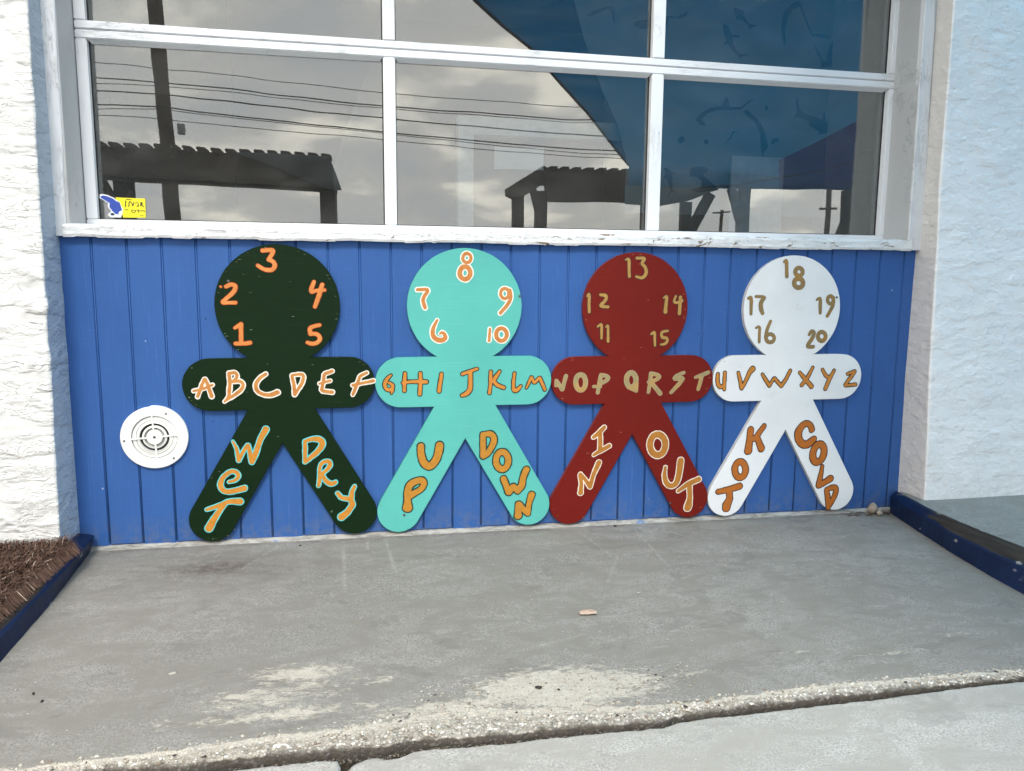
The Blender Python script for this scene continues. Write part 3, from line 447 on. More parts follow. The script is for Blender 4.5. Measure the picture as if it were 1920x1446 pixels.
def mat_board(name, col, streak, sc_amt, chip, seed, dirt=(0.1, 0.1, 0.1), dirt_amt=0.0, rough=0.42, spec=0.22):
    m = NT(name)
    g = m.noise(m.pos((3.0, 5, 90), off=(seed, 0, seed)), 2.2, 6, 0.6, 0.3)
    k = m.noise(m.pos(off=(seed, 0, 0)), 3.5, 4, 0.6)
    c = m.mix(m.ramp(k, 0.35, 0.7), col, tuple(x * 0.88 for x in col))
    c = m.mix(m.ramp(g, 0.56, 0.72, 0, sc_amt), c, streak)
    v = m.voro(m.pos((10, 10, 60), off=(seed, 0, 2)), 1.3)
    sp = m.math('MULTIPLY', m.ramp(v, 0.07, 0.045), m.ramp(m.noise(m.pos(off=(seed, 4, 0)), 7, 3, 0.6), 0.53, 0.58))
    c = m.mix(m.math('MULTIPLY', sp, 0.8), c, chip)
    if dirt_amt:
        d = m.noise(m.pos((5, 1, 14), off=(seed, 0, 4)), 2.0, 5, 0.7)
        c = m.mix(m.ramp(d, 0.60, 0.78, 0, dirt_amt), c, dirt)
        v3 = m.voro(m.pos(off=(seed, 2, 2)), 30)
        c = m.mix(m.math('MULTIPLY', m.ramp(v3, 0.06, 0.04), m.ramp(k, 0.5, 0.55, 0, 0.8)), c, (0.12, 0.11, 0.10))
    b = m.bump(g, 0.45, 0.0008); b = m.bump(m.noise(m.pos(), 40, 3, 0.6), 0.08, 0.001, b)
    return m.done(c, m.ramp(g, 0.3, 0.7, rough - 0.05, rough + 0.1), b, spec)
M_FIG = [mat_board('dark_green_paint', (0.0040, 0.0175, 0.0048), (0.010, 0.032, 0.012), 0.5, (0.30, 0.33, 0.25), 1.0, spec=0.14),
         mat_board('turquoise_paint', (0.105, 0.46, 0.41), (0.145, 0.52, 0.46), 0.45, (0.10, 0.35, 0.33), 4.0),
         mat_board('brick_red_paint', (0.155, 0.0075, 0.0040), (0.19, 0.016, 0.009), 0.5, (0.50, 0.25, 0.18), 7.0),
         mat_board('white_gloss_paint', (0.82, 0.83, 0.84), (0.86, 0.87, 0.87), 0.3, (0.45, 0.43, 0.40), 10.0, (0.50, 0.49, 0.46), 0.35, 0.36)]
M_EDGE = [plain('green_board_edge', (0.014, 0.028, 0.012), 0.6), plain('turquoise_board_edge', (0.05, 0.26, 0.24), 0.6),
          plain('red_board_edge', (0.19, 0.028, 0.018), 0.5), plain('white_board_edge', (0.56, 0.55, 0.53), 0.6)]

M_CHIPS = [plain('chip_on_green', (0.20, 0.22, 0.16), 0.7, 0.5, 300), plain('chip_on_turquoise', (0.07, 0.24, 0.22), 0.7, 0.5, 300), plain('chip_on_red', (0.42, 0.20, 0.14), 0.7, 0.5, 300), plain('chip_on_white', (0.30, 0.28, 0.25), 0.7, 0.5, 300)]
def paint(name, col, col2=None, amt=0.5, k=1.0):
    col = tuple(x * k for x in col); col2 = tuple(x * k for x in col2) if col2 else None
    m = NT(name); n = m.noise(m.pos((1, 1, 1)), 60, 5, 0.65); n2 = m.noise(m.pos(off=(3, 0, 1)), 22, 2, 0.5)
    c = m.mix(m.ramp(n, 0.32, 0.68), tuple(x * 0.78 for x in col), tuple(x * 1.05 for x in col))
    if col2: c = m.mix(m.ramp(n2, 0.48, 0.66, 0, amt), c, col2)
    return m.done(c, 0.45, m.bump(n, 0.3, 0.0006), 0.4)
O1 = (0.78, 0.29, 0.055)
PAINTS = {   # fill, outline, outline width in metres
 'peach': (paint('peach_orange', (0.86, 0.30, 0.070), (0.93, 0.38, 0.12), 0.5, 0.76), paint('red_orange_halo', (0.55, 0.075, 0.010)), 0.0016),
 'wo': (paint('amber_white_edged', (0.70, 0.28, 0.065), (0.82, 0.38, 0.10), 0.5, 0.76), paint('outline_white', (0.80, 0.76, 0.68)), 0.0040),
 'wo2': (paint('orange_on_turquoise', (0.74, 0.27, 0.060), (0.68, 0.32, 0.11), 0.5, 0.76), paint('outline_cream', (0.82, 0.82, 0.74)), 0.0042),
 'cy': (paint('amber_cyan_edged', (0.74, 0.30, 0.035), (0.80, 0.36, 0.06), 0.5, 0.76), paint('outline_cyan', (0.11, 0.56, 0.58)), 0.0034),
 'bk': (paint('orange_black_edged', (0.78, 0.30, 0.045), (0.70, 0.25, 0.04), 0.5, 0.76), paint('outline_black', (0.02, 0.022, 0.018)), 0.0033),
 'bk2': (paint('ochre_black_edged', (0.66, 0.29, 0.030), (0.58, 0.26, 0.04), 0.5, 0.76), paint('outline_bottle_green', (0.012, 0.045, 0.035)), 0.0046),
 'bk3': (paint('burnt_orange', (0.66, 0.19, 0.022), (0.58, 0.19, 0.04), 0.5, 0.76), paint('outline_dark_brown', (0.06, 0.022, 0.014)), 0.0038),
 'gold': (paint('old_gold', (0.55, 0.31, 0.085), (0.60, 0.33, 0.07), 0.5, 0.76), paint('outline_near_black', (0.035, 0.012, 0.008)), 0.0026),
 'tan': (paint('khaki_tan', (0.46, 0.36, 0.17), (0.62, 0.34, 0.09), 0.7, 0.76), paint('outline_pale_tan', (0.46, 0.38, 0.23)), 0.0014),
 'wo3': (paint('dull_amber', (0.57, 0.23, 0.035), (0.62, 0.27, 0.05), 0.5, 0.76), paint('outline_shell_white', (0.84, 0.74, 0.64)), 0.0034),
 'tan2': (paint('bronze_tan', (0.36, 0.24, 0.095), (0.55, 0.27, 0.05), 0.6, 0.76), paint('outline_grey_tan', (0.28, 0.24, 0.17)), 0.0009),
}
def mat_white_wood(name, peel_lo, peel_hi, col=(0.74, 0.76, 0.78), vertical=False, always=0.0):
    m = NT(name)
    s = (40, 6, 1.8) if vertical else (1.8, 6, 40)
    g = m.noise(m.pos(s), 2.5, 6, 0.65, 0.5)
    k = m.noise(m.pos(), 12, 5, 0.7)
    c = m.mix(m.ramp(k, 0.35, 0.7), col, tuple(x * 0.985 for x in col))
    c = m.mix(m.ramp(g, 0.66, 0.82, 0, 0.05 + always), c, (0.45, 0.45, 0.44))
    s2 = (26, 6, 5) if vertical else (6, 6, 26)
    cr = m.noise(m.pos(s2, off=(2, 0, 1)), 2.2, 6, 0.7, 0.8)
    crack = m.ramp(m.math('ABSOLUTE', m.math('SUBTRACT', cr, 0.5)), 0.0, 0.007, 1, 0)
    crack = m.math('MULTIPLY', crack, m.ramp(m.noise(m.pos(off=(5, 0, 0)), 5, 3, 0.6), 0.50 - always, 0.62 - always))
    c = m.mix(m.math('MULTIPLY', crack, 0.75 if always else 0.30), c, (0.16, 0.13, 0.11))
    x = m.sepx(m.pos())[0]
    zone = m.ramp(x, peel_lo[0], peel_lo[1], peel_hi[0], peel_hi[1])
    pl = m.noise(m.pos((9, 6, 34), off=(1, 0, 7)), 1.5, 6, 0.6, 0.6)
    peel = m.ramp(m.math('ADD', pl, zone), 0.70, 0.715)
    wood = m.mix(m.ramp(g, 0.35, 0.65), (0.16, 0.11, 0.08), (0.34, 0.27, 0.21))
    c = m.mix(peel, c, wood)
    b = m.bump(g, 0.08 + always, 0.001); b = m.bump(m.math('ADD', m.math('MULTIPLY', peel, -1.0), m.math('MULTIPLY', crack, -1.0)), 0.8, 0.0016, b)
    return m.done(c, 0.45, b, 0.4)
M_SILL = mat_white_wood('sill_peeling_paint', (0.55, 1.0), (0.045, 0.105), (0.76, 0.77, 0.78), False, 0.12)
M_WIN = mat_white_wood('window_white_paint', (0, 1), (-0.2, -0.2), (0.74, 0.76, 0.79))
M_WINV = mat_white_wood('window_white_paint_upright', (0, 1), (-0.2, -0.2), (0.74, 0.76, 0.79), True)
M_TRIM = mat_white_wood('trim_worn_paint', (0, 1), (-0.04, -0.04), (0.66, 0.68, 0.71), True, 0.06)
M_JAMB = mat_white_wood('jamb_shade_grey', (0, 1), (-0.2, -0.2), (0.47, 0.48, 0.49), True)  # grey instead of white: shade inside the recess put into the colour
M_GASKET = plain('black_glazing_seal', (0.012, 0.012, 0.012), 0.5)

def mat_glass():
    m = NT('reflective_window_glass')
    m.t.nodes.remove(m.b)
    gl = m.t.nodes.new('ShaderNodeBsdfGlossy'); gl.inputs['Roughness'].default_value = 0.0
    gl.inputs['Color'].default_value = (0.98, 0.98, 0.96, 1)
    tr = m.t.nodes.new('ShaderNodeBsdfTransparent'); tr.inputs['Color'].default_value = (0.82, 0.85, 0.86, 1)
    mx = m.t.nodes.new('ShaderNodeMixShader')
    lw = m.t.nodes.new('ShaderNodeFresnel'); lw.inputs['IOR'].default_value = 1.45
    f = m.math('ADD', lw.outputs[0], GLASS_REFL)
    m.link(f, mx.inputs[0]); m.link(tr.outputs[0], mx.inputs[1]); m.link(gl.outputs[0], mx.inputs[2])
    n = m.noise(m.pos((1, 1, 1)), 2.2, 2, 0.4)
    b = m.bump(n, 0.10, 0.006)
    m.link(b, gl.inputs['Normal'])
    # dust specks, plus a smeary haze painted in to lift dark reflections
    df = m.t.nodes.new('ShaderNodeBsdfDiffuse'); df.inputs['Color'].default_value = (0.6, 0.6, 0.58, 1)
    mx2 = m.t.nodes.new('ShaderNodeMixShader')
    v = m.voro(m.pos(), 55); k = m.noise(m.pos(), 5, 4, 0.6)
    sp = m.math('MULTIPLY', m.ramp(v, 0.10, 0.05), m.ramp(k, 0.54, 0.6))
    haze = m.ramp(m.noise(m.pos((1, 1, 2.5)), 3, 5, 0.6, 1.0), 0.42, 0.8, 0.016, 0.055)
    m.link(m.math('ADD', m.math('MULTIPLY', sp, 0.30), haze), mx2.inputs[0])
    m.link(mx.outputs[0], mx2.inputs[1]); m.link(df.outputs[0], mx2.inputs[2])
    m.link(mx2.outputs[0], m.out.inputs[0])
    return m.m
GLASS_REFL = 0.100
M_GLASS = mat_glass()

def concrete(name, c_lo, c_hi, seed, ramp_slab=False):
    m = NT(name)
    a = m.noise(m.pos(off=(seed, 0, 0)), 1.7, 5, 0.6, 0.4)
    s = m.noise(m.pos(off=(seed, 2, 0)), 210, 2, 0.8)
    s2 = m.noise(m.pos(off=(seed, 5, 0)), 38, 5, 0.7)
    st = m.noise(m.pos((3, 14, 3), off=(seed, 1, 0)), 2.4, 6, 0.7, 0.6)
    c = m.mix(m.ramp(a, 0.35, 0.65), c_lo, c_hi)
    c = m.mix(m.ramp(s, 0.52, 0.66, 0, 0.65), c, tuple(x * 1.45 for x in c_hi))
    c = m.mix(m.ramp(s, 0.47, 0.35, 0, 0.7), c, tuple(x * 0.55 for x in c_lo))
    c = m.mix(m.ramp(s2, 0.50, 0.66, 0, 0.34), c, tuple(x * 0.62 for x in c_lo))
    c = m.mix(m.ramp(st, 0.62, 0.78, 0, 0.35), c, tuple(x * 1.3 for x in c_hi))
    bl = m.noise(m.pos((4, 7, 4), off=(seed, 3, 0)), 1.6, 6, 0.62, 0.8)
    c = m.mix(m.ramp(bl, 0.38, 0.62), tuple(x * q for x, q in zip(c_lo, (0.94, 0.925, 0.90))), c)
    bl2 = m.noise(m.pos((2.5, 9, 4), off=(seed, 9, 0)), 2.6, 7, 0.7, 1.2)
    c = m.mix(m.ramp(bl2, 0.56, 0.74, 0, 0.15), c, tuple(x * 1.35 for x in c_hi))
    hl = m.noise(m.pos((1, 1, 1), off=(seed, 4, 0)), 2.1, 5, 0.6, 0.6)
    hair = m.math('MULTIPLY', m.ramp(m.math('ABSOLUTE', m.math('SUBTRACT', hl, 0.52)), 0.0, 0.0022, 1, 0), m.ramp(bl, 0.52, 0.60, 0, 0.5))
    c = m.mix(hair, c, tuple(x * 0.45 for x in c_lo))
    # short pale scuffs, footmarks and darker damp stains with their own outlines
    vs_ = m.voro(m.pos((7, 34, 7), off=(seed, 1, 6)), 1.0)
    sc_ = m.math('MULTIPLY', m.ramp(m.math('ADD', vs_, m.math('MULTIPLY', m.math('SUBTRACT', s2, 0.5), 0.30)), 0.20, 0.13), m.ramp(m.noise(m.pos(off=(seed, 8, 0)), 3.5, 3, 0.6), 0.50, 0.62, 0, 0.20))
    c = m.mix(sc_, c, tuple(x * 1.55 for x in c_hi))
    dn = m.noise(m.pos((3, 5, 3), off=(seed, 12, 0)), 1.7, 8, 0.68, 0.5)
    c = m.mix(m.math('MULTIPLY', m.ramp(dn, 0.575, 0.60), m.ramp(s, 0.35, 0.6, 0.10, 0.42)), c, tuple(x * 0.60 for x in c_lo))
    h = m.math('ADD', m.math('MULTIPLY', s, 0.5), s2)
    if ramp_slab:
        w1 = m.attr('wear'); dk = m.attr('dark'); lg = m.attr('scratch')
        wn_ = m.noise(m.pos((22, 46, 20), off=(3, 0, 0)), 1.3, 9, 0.78, 0.9)
        wf = m.ramp(m.math('ADD', w1, m.math('MULTIPLY', m.math('SUBTRACT', wn_, 0.5), 1.9)), 0.42, 0.66)
        vor = m.voro(m.pos(), 170, out='Color')
        vd = m.voro(m.pos(), 170, feature='DISTANCE_TO_EDGE')
        vg = m.sepx(vor)[0]
        agg = m.mix(vg, (0.27, 0.24, 0.20), (0.52, 0.48, 0.42))
        agg = m.mix(m.ramp(vg, 0.86, 0.9), agg, (0.78, 0.74, 0.68))
        agg = m.mix(m.ramp(vd, 0.05, 0.0, 0, 0.6), agg, (0.12, 0.10, 0.085))
        sand = m.mix(m.ramp(s2, 0.3, 0.7), (0.45, 0.41, 0.35), (0.58, 0.54, 0.47))
        ed = m.attr('edge')
        agg = m.mix(m.ramp(m.math('ADD', ed, m.math('MULTIPLY', m.math('SUBTRACT', s2, 0.5), 0.8)), 0.35, 0.6), sand, agg)
        c = m.mix(m.math('MULTIPLY', wf, m.ramp(s, 0.34, 0.48, 0.60, 1.0)), c, agg)
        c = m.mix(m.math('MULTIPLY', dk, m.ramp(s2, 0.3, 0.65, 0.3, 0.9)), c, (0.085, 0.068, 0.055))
        c = m.mix(m.math('MULTIPLY', lg, m.ramp(m.noise(m.pos((1, 1, 1)), 60, 4, 0.7), 0.40, 0.62, 0.0, 0.45)), c, (0.46, 0.45, 0.42))
        face = m.attr('face')
        c = m.mix(m.math('MULTIPLY', face, 0.8), c, (0.05, 0.042, 0.036))
        h = m.math('ADD', h, m.math('MULTIPLY', m.math('MULTIPLY', wf, m.math('SUBTRACT', vg, 0.5)), 2.4))
        h = m.math('ADD', h, m.math('MULTIPLY', m.ramp(vd, 0.0, 0.1), m.math('MULTIPLY', wf, 1.2)))
    # scattered fine white and black specks
    v = m.voro(m.pos(off=(seed, 0, 3)), 42); k = m.noise(m.pos(off=(seed, 0, 9)), 11, 3, 0.6)
    c = m.mix(m.math('MULTIPLY', m.ramp(v, 0.10, 0.05), m.ramp(k, 0.54, 0.58, 0, 0.8)), c, (0.6, 0.58, 0.54))
    v = m.voro(m.pos(off=(seed, 7, 3)), 30)
    c = m.mix(m.math('MULTIPLY', m.ramp(v, 0.07, 0.04), m.ramp(k, 0.46, 0.42, 0, 0.8)), c, (0.05, 0.045, 0.04))
    b = m.bump(h, 0.6 if ramp_slab else 0.55, 0.0016)
    return m.done(c, 0.85, b, 0.25)
M_RAMP = concrete('ramp_concrete', (0.222, 0.213, 0.196), (0.275, 0.264, 0.244), 2.0, True)
M_SLAB = concrete('pavement_concrete', (0.365, 0.353, 0.330), (0.425, 0.412, 0.385), 8.0)
M_WALK = concrete('walkway_concrete', (0.25, 0.25, 0.24), (0.30, 0.30, 0.285), 14.0)
M_SOIL = plain('joint_dirt', (0.055, 0.043, 0.033), 0.95, 0.5, 150, 0.8, 0.1)
M_LEDGE = NT('flaky_ledge_paint')
def _ledge():
    m = M_LEDGE
    n = m.noise(m.pos((9, 9, 40)), 2.0, 6, 0.7, 0.5); k = m.noise(m.pos(off=(5, 0, 0)), 7, 4, 0.65)
    c = m.mix(m.ramp(n, 0.4, 0.6), (0.22, 0.21, 0.195), (0.42, 0.41, 0.385))
    c = m.mix(m.ramp(k, 0.62, 0.66, 0, 0.8), c, (0.08, 0.19, 0.42))
    c = m.mix(m.ramp(n, 0.36, 0.30, 0, 0.8), c, (0.07, 0.05, 0.04))
    return m.done(c, 0.8, m.bump(n, 0.8, 0.003), 0.2)
_ledge()
def mat_navy():
    m = NT('navy_curb_paint')
    k = m.noise(m.pos(), 10, 5, 0.7); g = m.noise(m.pos((30, 2.5, 30)), 2.0, 6, 0.7, 0.4)
    c = m.mix(m.ramp(k, 0.35, 0.65), (0.0024, 0.0095, 0.038), (0.0038, 0.015, 0.056))
    worn = m.attr('worn')
    wf = m.ramp(m.math('ADD', worn, m.math('MULTIPLY', m.math('SUBTRACT', g, 0.5), 1.4)), 0.45, 0.58)
    wood = m.mix(m.ramp(g, 0.35, 0.65), (0.012, 0.010, 0.009), (0.045, 0.037, 0.031))
    c = m.mix(wf, c, wood)
    v = m.voro(m.pos((1, 0.6, 1)), 22); c = m.mix(m.math('MULTIPLY', m.ramp(v, 0.20, 0.15), m.ramp(k, 0.55, 0.58)), c, (0.26, 0.26, 0.25))
    b = m.bump(g, 0.5, 0.002)
    return m.done(c, m.ramp(wf, 0, 1, 0.5, 0.8), b, 0.25)
M_NAVY = mat_navy()
M_COIR = plain('coir_mat_backing', (0.05, 0.03, 0.022), 0.95, 0.4, 120, 0.6, 0.1)
def mat_fibre():
    m = NT('coir_fibre'); c = m.attrc('tone')
    return m.done(c, 0.8, None, 0.2)
M_FIBRE = mat_fibre()
M_CHIP = NT('shell_and_stone_chips'); M_CHIP.done(M_CHIP.attrc('tone'), 0.7, None, 0.3)
M_CHIP = M_CHIP.m
M_PLASTIC = plain('white_vent_plastic', (0.80, 0.80, 0.775), 0.38, 0.02, 20, 0.05)
M_PLASTIC2 = plain('grey_vent_inner', (0.36, 0.36, 0.35), 0.5, 0.1, 20, 0.05)
M_DARK = plain('dark_void', (0.030, 0.030, 0.030), 0.9)
M_SCREW = plain('screw_metal', (0.12, 0.115, 0.11), 0.45, 0.3, 100, 0.2, 0.5, 0.7)
M_STONE = plain('beach_stone', (0.33, 0.27, 0.215), 0.8, 0.25, 60, 0.4)
M_TWIG = plain('dead_twig', (0.085, 0.045, 0.028), 0.9, 0.4, 80, 0.4)
M_WOODDK = plain('weathered_dark_timber', (0.080, 0.068, 0.056), 0.8, 0.3, 12, 0.4)
M_POLE = plain('utility_pole_wood', (0.085, 0.068, 0.055), 0.85, 0.25, 8, 0.4)
M_WIRE = plain('black_cable', (0.015, 0.015, 0.015), 0.6)
M_POST = plain('grey_steel_post', (0.22, 0.23, 0.24), 0.5, 0.1, 10, 0.1)
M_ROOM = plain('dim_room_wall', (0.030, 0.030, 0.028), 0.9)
M_ROOM2 = plain('pale_door_trim', (0.75, 0.78, 0.78), 0.7)
M_BACKPAPER = plain('pale_backing_paper', (0.26, 0.33, 0.36), 0.8, 0.06, 2, 0.05)
M_FISHBLUE = plain('printed_fish_blue', (0.035, 0.07, 0.10), 0.8, 0.1, 4, 0.05)
M_PAPERWHITE = plain('white_paper_notice', (0.80, 0.83, 0.85), 0.8, 0.05, 3, 0.05)
M_ASPHALT = plain('car_park_asphalt', (0.055, 0.055, 0.055), 0.9, 0.25, 60, 0.5, 0.2)

def mat_sail(name, col, trans, fac=0.8):
    m = NT(name); m.t.nodes.remove(m.b)
    n = m.noise(m.pos((1, 1, 1)), 1.2, 4, 0.6, 0.5)
    wv = m.noise(m.pos((300, 300, 300)), 1.0, 2, 0.5)
    df = m.t.nodes.new('ShaderNodeBsdfDiffuse'); tl = m.t.nodes.new('ShaderNodeBsdfTranslucent')
    m.link(m.mix(m.ramp(n, 0.3, 0.7), tuple(x*0.9 for x in col), col), df.inputs[0])
    m.link(m.mix(m.ramp(n, 0.3, 0.7), tuple(x*0.85 for x in trans), trans), tl.inputs[0])
    mx = m.t.nodes.new('ShaderNodeMixShader'); mx.inputs[0].default_value = fac
    m.link(df.outputs[0], mx.inputs[1]); m.link(tl.outputs[0], mx.inputs[2]); m.link(mx.outputs[0], m.out.inputs[0])
    return m.m
M_SAIL = mat_sail('turquoise_blue_shade_cloth', (0.03, 0.20, 0.36), (0.055, 0.37, 0.56))
M_SAILTINT = mat_sail('pale_turquoise_tint_cloth', (0.06, 0.42, 0.72), (0.24, 0.76, 1.0), 0.95)
M_SAIL2 = mat_sail('royal_blue_canopy_cloth', (0.01, 0.14, 0.42), (0.02, 0.24, 0.66))
M_SAIL3 = mat_sail('grey_canopy_cloth', (0.35, 0.38, 0.40), (0.30, 0.34, 0.36))

# ================================================================ ground and setting
GZ = -0.035
# car park out to the horizon
mb = MB(); mb.box(-400, 400, -600, 30, -0.30, -0.085)
tag(mb.build('car_park_ground', M_ASPHALT), kind='structure')
mb = MB(); mb.box(-1.2, 2.9, -1.50, -1.05, -0.30, -0.078)
tag(mb.build('joint_soil', M_SOIL), kind='structure')

JX = [-6, -0.6, -0.199, -0.081, -0.011, 0.111, 0.288, 0.330, 0.537, 0.688, 0.852, 0.895, 1.024, 1.134, 1.356, 1.564, 1.765, 3.0, 9]
JY = [-1.19, -1.19, -1.185, -1.196, -1.188, -1.190, -1.197, -1.189, -1.201, -1.201, -1.210, -1.195, -1.191, -1.186, -1.186, -1.184, -1.184, -1.18, -1.18]
BX = [-6, -0.6, -0.275, -0.041, 0.264, 0.45, 0.60, 0.729, 0.924, 1.084, 1.353, 1.759, 3, 9]
BY = [-1.17, -1.165, -1.158, -1.140, -1.115, -1.085, -1.11, -1.130, -1.162, -1.150, -1.146, -1.158, -1.16, -1.16]
def jag(x, seed, amp=0.004, f=60):
    return (fbm(np.asarray(x)*f, np.asarray(x)*0+seed, 4, seed) - 0.5) * 2 * amp

def make_ramp():
    xs = np.concatenate([np.arange(-0.72, 2.42, 0.0055)])
    t1 = np.linspace(0.03, -0.85, 120); t2 = np.linspace(-0.855, -1.0, 45)
    u = np.concatenate([t1, t2])
    X, U = np.meshgrid(xs, u)
    edge_y = np.interp(xs, JX, JY) + jag(xs, 3)
    # front strip stretched to the ragged edge, then the broken face down into the joint
    s = np.linspace(0, 1, 100)[1:]
    Y2 = -1.0 + (edge_y[None, :] + 1.0) * s[:, None]
    Y = np.concatenate([U, Y2, Y2[-1:] - 0.001, Y2[-1:] + 0.002, Y2[-1:] + 0.006], 0)
    X = np.repeat(xs[None, :], Y.shape[0], 0)
    band = np.interp(xs, BX, BY) + jag(xs, 9, 0.012, 22)
    d = Y - edge_y[None, :]                       # distance back from the edge
    bw = (band - edge_y)[None, :]
    e = np.clip(1 - d / bw, 0, 1)                 # 0 behind the worn band, 1 at the edge
    base = -0.022 - 0.007 * (X + 0.6) - 0.010 * np.clip(-Y / 1.2, 0, 1)
    Z = base + (fbm(X*2, Y*2, 3, 5) - 0.5) * 0.006 + (fbm(X*30, Y*30, 3, 8) - 0.5) * 0.0008
    rough = (fbm(X*70, Y*70, 3, 21) - 0.5) * 0.010 + (fbm(X*190, Y*190, 2, 31) - 0.5) * 0.006
    em = np.clip(e * 2.2, 0, 1)
    Z = Z - 0.005 * e ** 2.2 - 0.003 * em + rough * em * 0.75
    Z[-3:] = Z[-4] ; Z[-3] -= 0.004; Z[-2] -= 0.018; Z[-1] = -0.09
    # worn patches (centre x, y, rx, ry, weight)
    wear = np.zeros_like(X)
    n = fbm(X*9, Y*22, 5, 77, 0.6)
    for cx, cy, rx, ry, wt in [(0.10, -0.90, 0.15, 0.06, 0.72), (0.02, -1.00, 0.16, 0.06, 0.66), (0.24, -0.96, 0.13, 0.03, 0.55), (0.10, -1.07, 0.35, 0.035, 0.62), (0.12, -0.98, 0.14, 0.06, 0.62), (0.68, -1.06, 0.24, 0.10, 1.0), (0.80, -1.02, 0.16, 0.035, 0.6),
                               (0.42, -1.10, 0.25, 0.04, 0.8), (1.28, -1.00, 0.14, 0.016, 0.50), (1.52, -1.045, 0.17, 0.018, 0.55), (1.45, -1.08, 0.2, 0.012, 0.45), (0.99, -1.05, 0.10, 0.02, 0.5), (0.28, -0.78, 0.03, 0.012, 0.5), (1.75, -0.98, 0.15, 0.02, 0.45)]:
        r = ((X-cx)/rx)**2 + ((Y-cy)/ry)**2
        wear = np.maximum(wear, wt * np.exp(-r * 0.9))
    wear = np.clip(wear * (0.55 + 0.9 * n), 0, 1)
    wear = np.maximum(wear, np.clip(e * 3.0, 0, 1))
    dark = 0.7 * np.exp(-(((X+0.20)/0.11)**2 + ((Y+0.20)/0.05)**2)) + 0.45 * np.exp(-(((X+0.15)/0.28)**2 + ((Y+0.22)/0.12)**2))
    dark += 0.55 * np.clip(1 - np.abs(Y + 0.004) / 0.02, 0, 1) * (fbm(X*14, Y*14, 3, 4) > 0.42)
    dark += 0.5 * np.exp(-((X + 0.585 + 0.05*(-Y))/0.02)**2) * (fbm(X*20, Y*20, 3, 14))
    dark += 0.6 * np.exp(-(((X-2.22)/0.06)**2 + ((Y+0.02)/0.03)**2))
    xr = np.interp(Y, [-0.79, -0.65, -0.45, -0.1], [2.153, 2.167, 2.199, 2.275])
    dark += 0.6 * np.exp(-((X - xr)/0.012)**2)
    scr = np.zeros_like(X)
    for (ax, ay), (bx, by), wd in [((-0.02, -0.03), (-0.11, -0.22), 0.0028), ((-0.20, -0.06), (-0.21, -0.14), 0.003), ((0.19, -0.02), (0.20, -0.45), 0.005), ((0.33, -0.02), (0.35, -0.33), 0.005), ((1.02, -0.06), (1.05, -0.30), 0.003),
                                   ((1.07, -0.30), (0.97, -0.50), 0.003), ((1.22, -0.05), (1.20, -0.45), 0.003), ((0.68, -0.86), (0.80, -0.82), 0.005), ((1.32, -0.06), (1.40, -0.20), 0.003), ((0.27, -0.04), (0.27, -0.12), 0.004)]:
        px, py = X-ax, Y-ay; dx, dy = bx-ax, by-ay
        t = np.clip((px*dx+py*dy)/(dx*dx+dy*dy), 0, 1)
        scr = np.maximum(scr, np.exp(-(((px-t*dx)**2+(py-t*dy)**2)/(wd*wd))))
    face = np.zeros_like(X); face[-3:] = 1.0
    face = np.maximum(face, np.clip(1 - d/0.010, 0, 1) * (fbm(X*40, Y*40, 3, 3) > 0.45) * 0.8)
    P = np.stack([X, Y, Z], -1)
    o = grid_obj('concrete_ramp', P, M_RAMP, None, dict(wear=wear, dark=np.clip(dark, 0, 1), scratch=scr, edge=e, face=face))
    tag(o, kind='structure')
make_ramp()

def slab(name, x0, x1, left_jag, right_jag, mat, y_end=-3.2, seed=1):
    xs = np.arange(x0, x1 + 1e-6, 0.008)
    gap = 0.008 + 0.008 * fbm(xs*3, xs*0, 3, 40) + 0.012 * np.exp(-((xs-0.27)/0.06)**2)
    ey = np.interp(xs, JX, JY) - gap + jag(xs, 5, 0.004, 45)
    s = np.linspace(0, 1, 150) ** 1.8
    Y = ey[None, :] + (y_end - ey[None, :]) * s[:, None]
    X = np.repeat(xs[None, :], len(s), 0)
    if left_jag is not None:
        dd = ey[None, :] - Y; k = np.clip(1 - (X - x0) / 0.14, 0, 1); X = X + k * (jag(Y*1.0, 6, 0.006, 30) + left_jag + 0.055 * np.clip(1 - dd / 0.035, 0, 1) ** 1.3)
    if right_jag is not None:
        dd = ey[None, :] - Y; k = np.clip(1 - (x1 - X) / 0.06, 0, 1); X = X + k * (jag(Y*1.0, 7, 0.005, 30) + right_jag - 0.006 * np.clip(1 - dd / 0.02, 0, 1))
    d = ey[None, :] - Y
    r = np.clip(1 - d / 0.012, 0, 1)
    if right_jag is not None: r = np.maximum(r, np.clip(1 - (x1 - X) / 0.012, 0, 1))
    if left_jag is not None: r = np.maximum(r, np.clip(1 - (X - x0) / 0.012, 0, 1))
    Z = -0.058 - 0.006 * r ** 2 + (fbm(X*2.5, Y*2.5, 3, seed) - 0.5) * 0.006
    # skirt
    top = np.stack([X[:1], Y[:1] + 0.001, np.full_like(X[:1], -0.12)], -1)
    P = np.concatenate([top, np.stack([X, Y, Z], -1)], 0)
    skl = P[:, :1].copy(); skl[..., 2] = -0.12; skr = P[:, -1:].copy(); skr[..., 2] = -0.12
    P = np.concatenate([skl, P, skr], 1)
    tag(grid_obj(name, P, mat, flip=False), kind='structure')
slab('pavement_slab', 0.214, 4.6, 0.0, None, M_SLAB, seed=2)
slab('pavement_slab', -3.2, 0.202, None, 0.0, M_SLAB, seed=6)

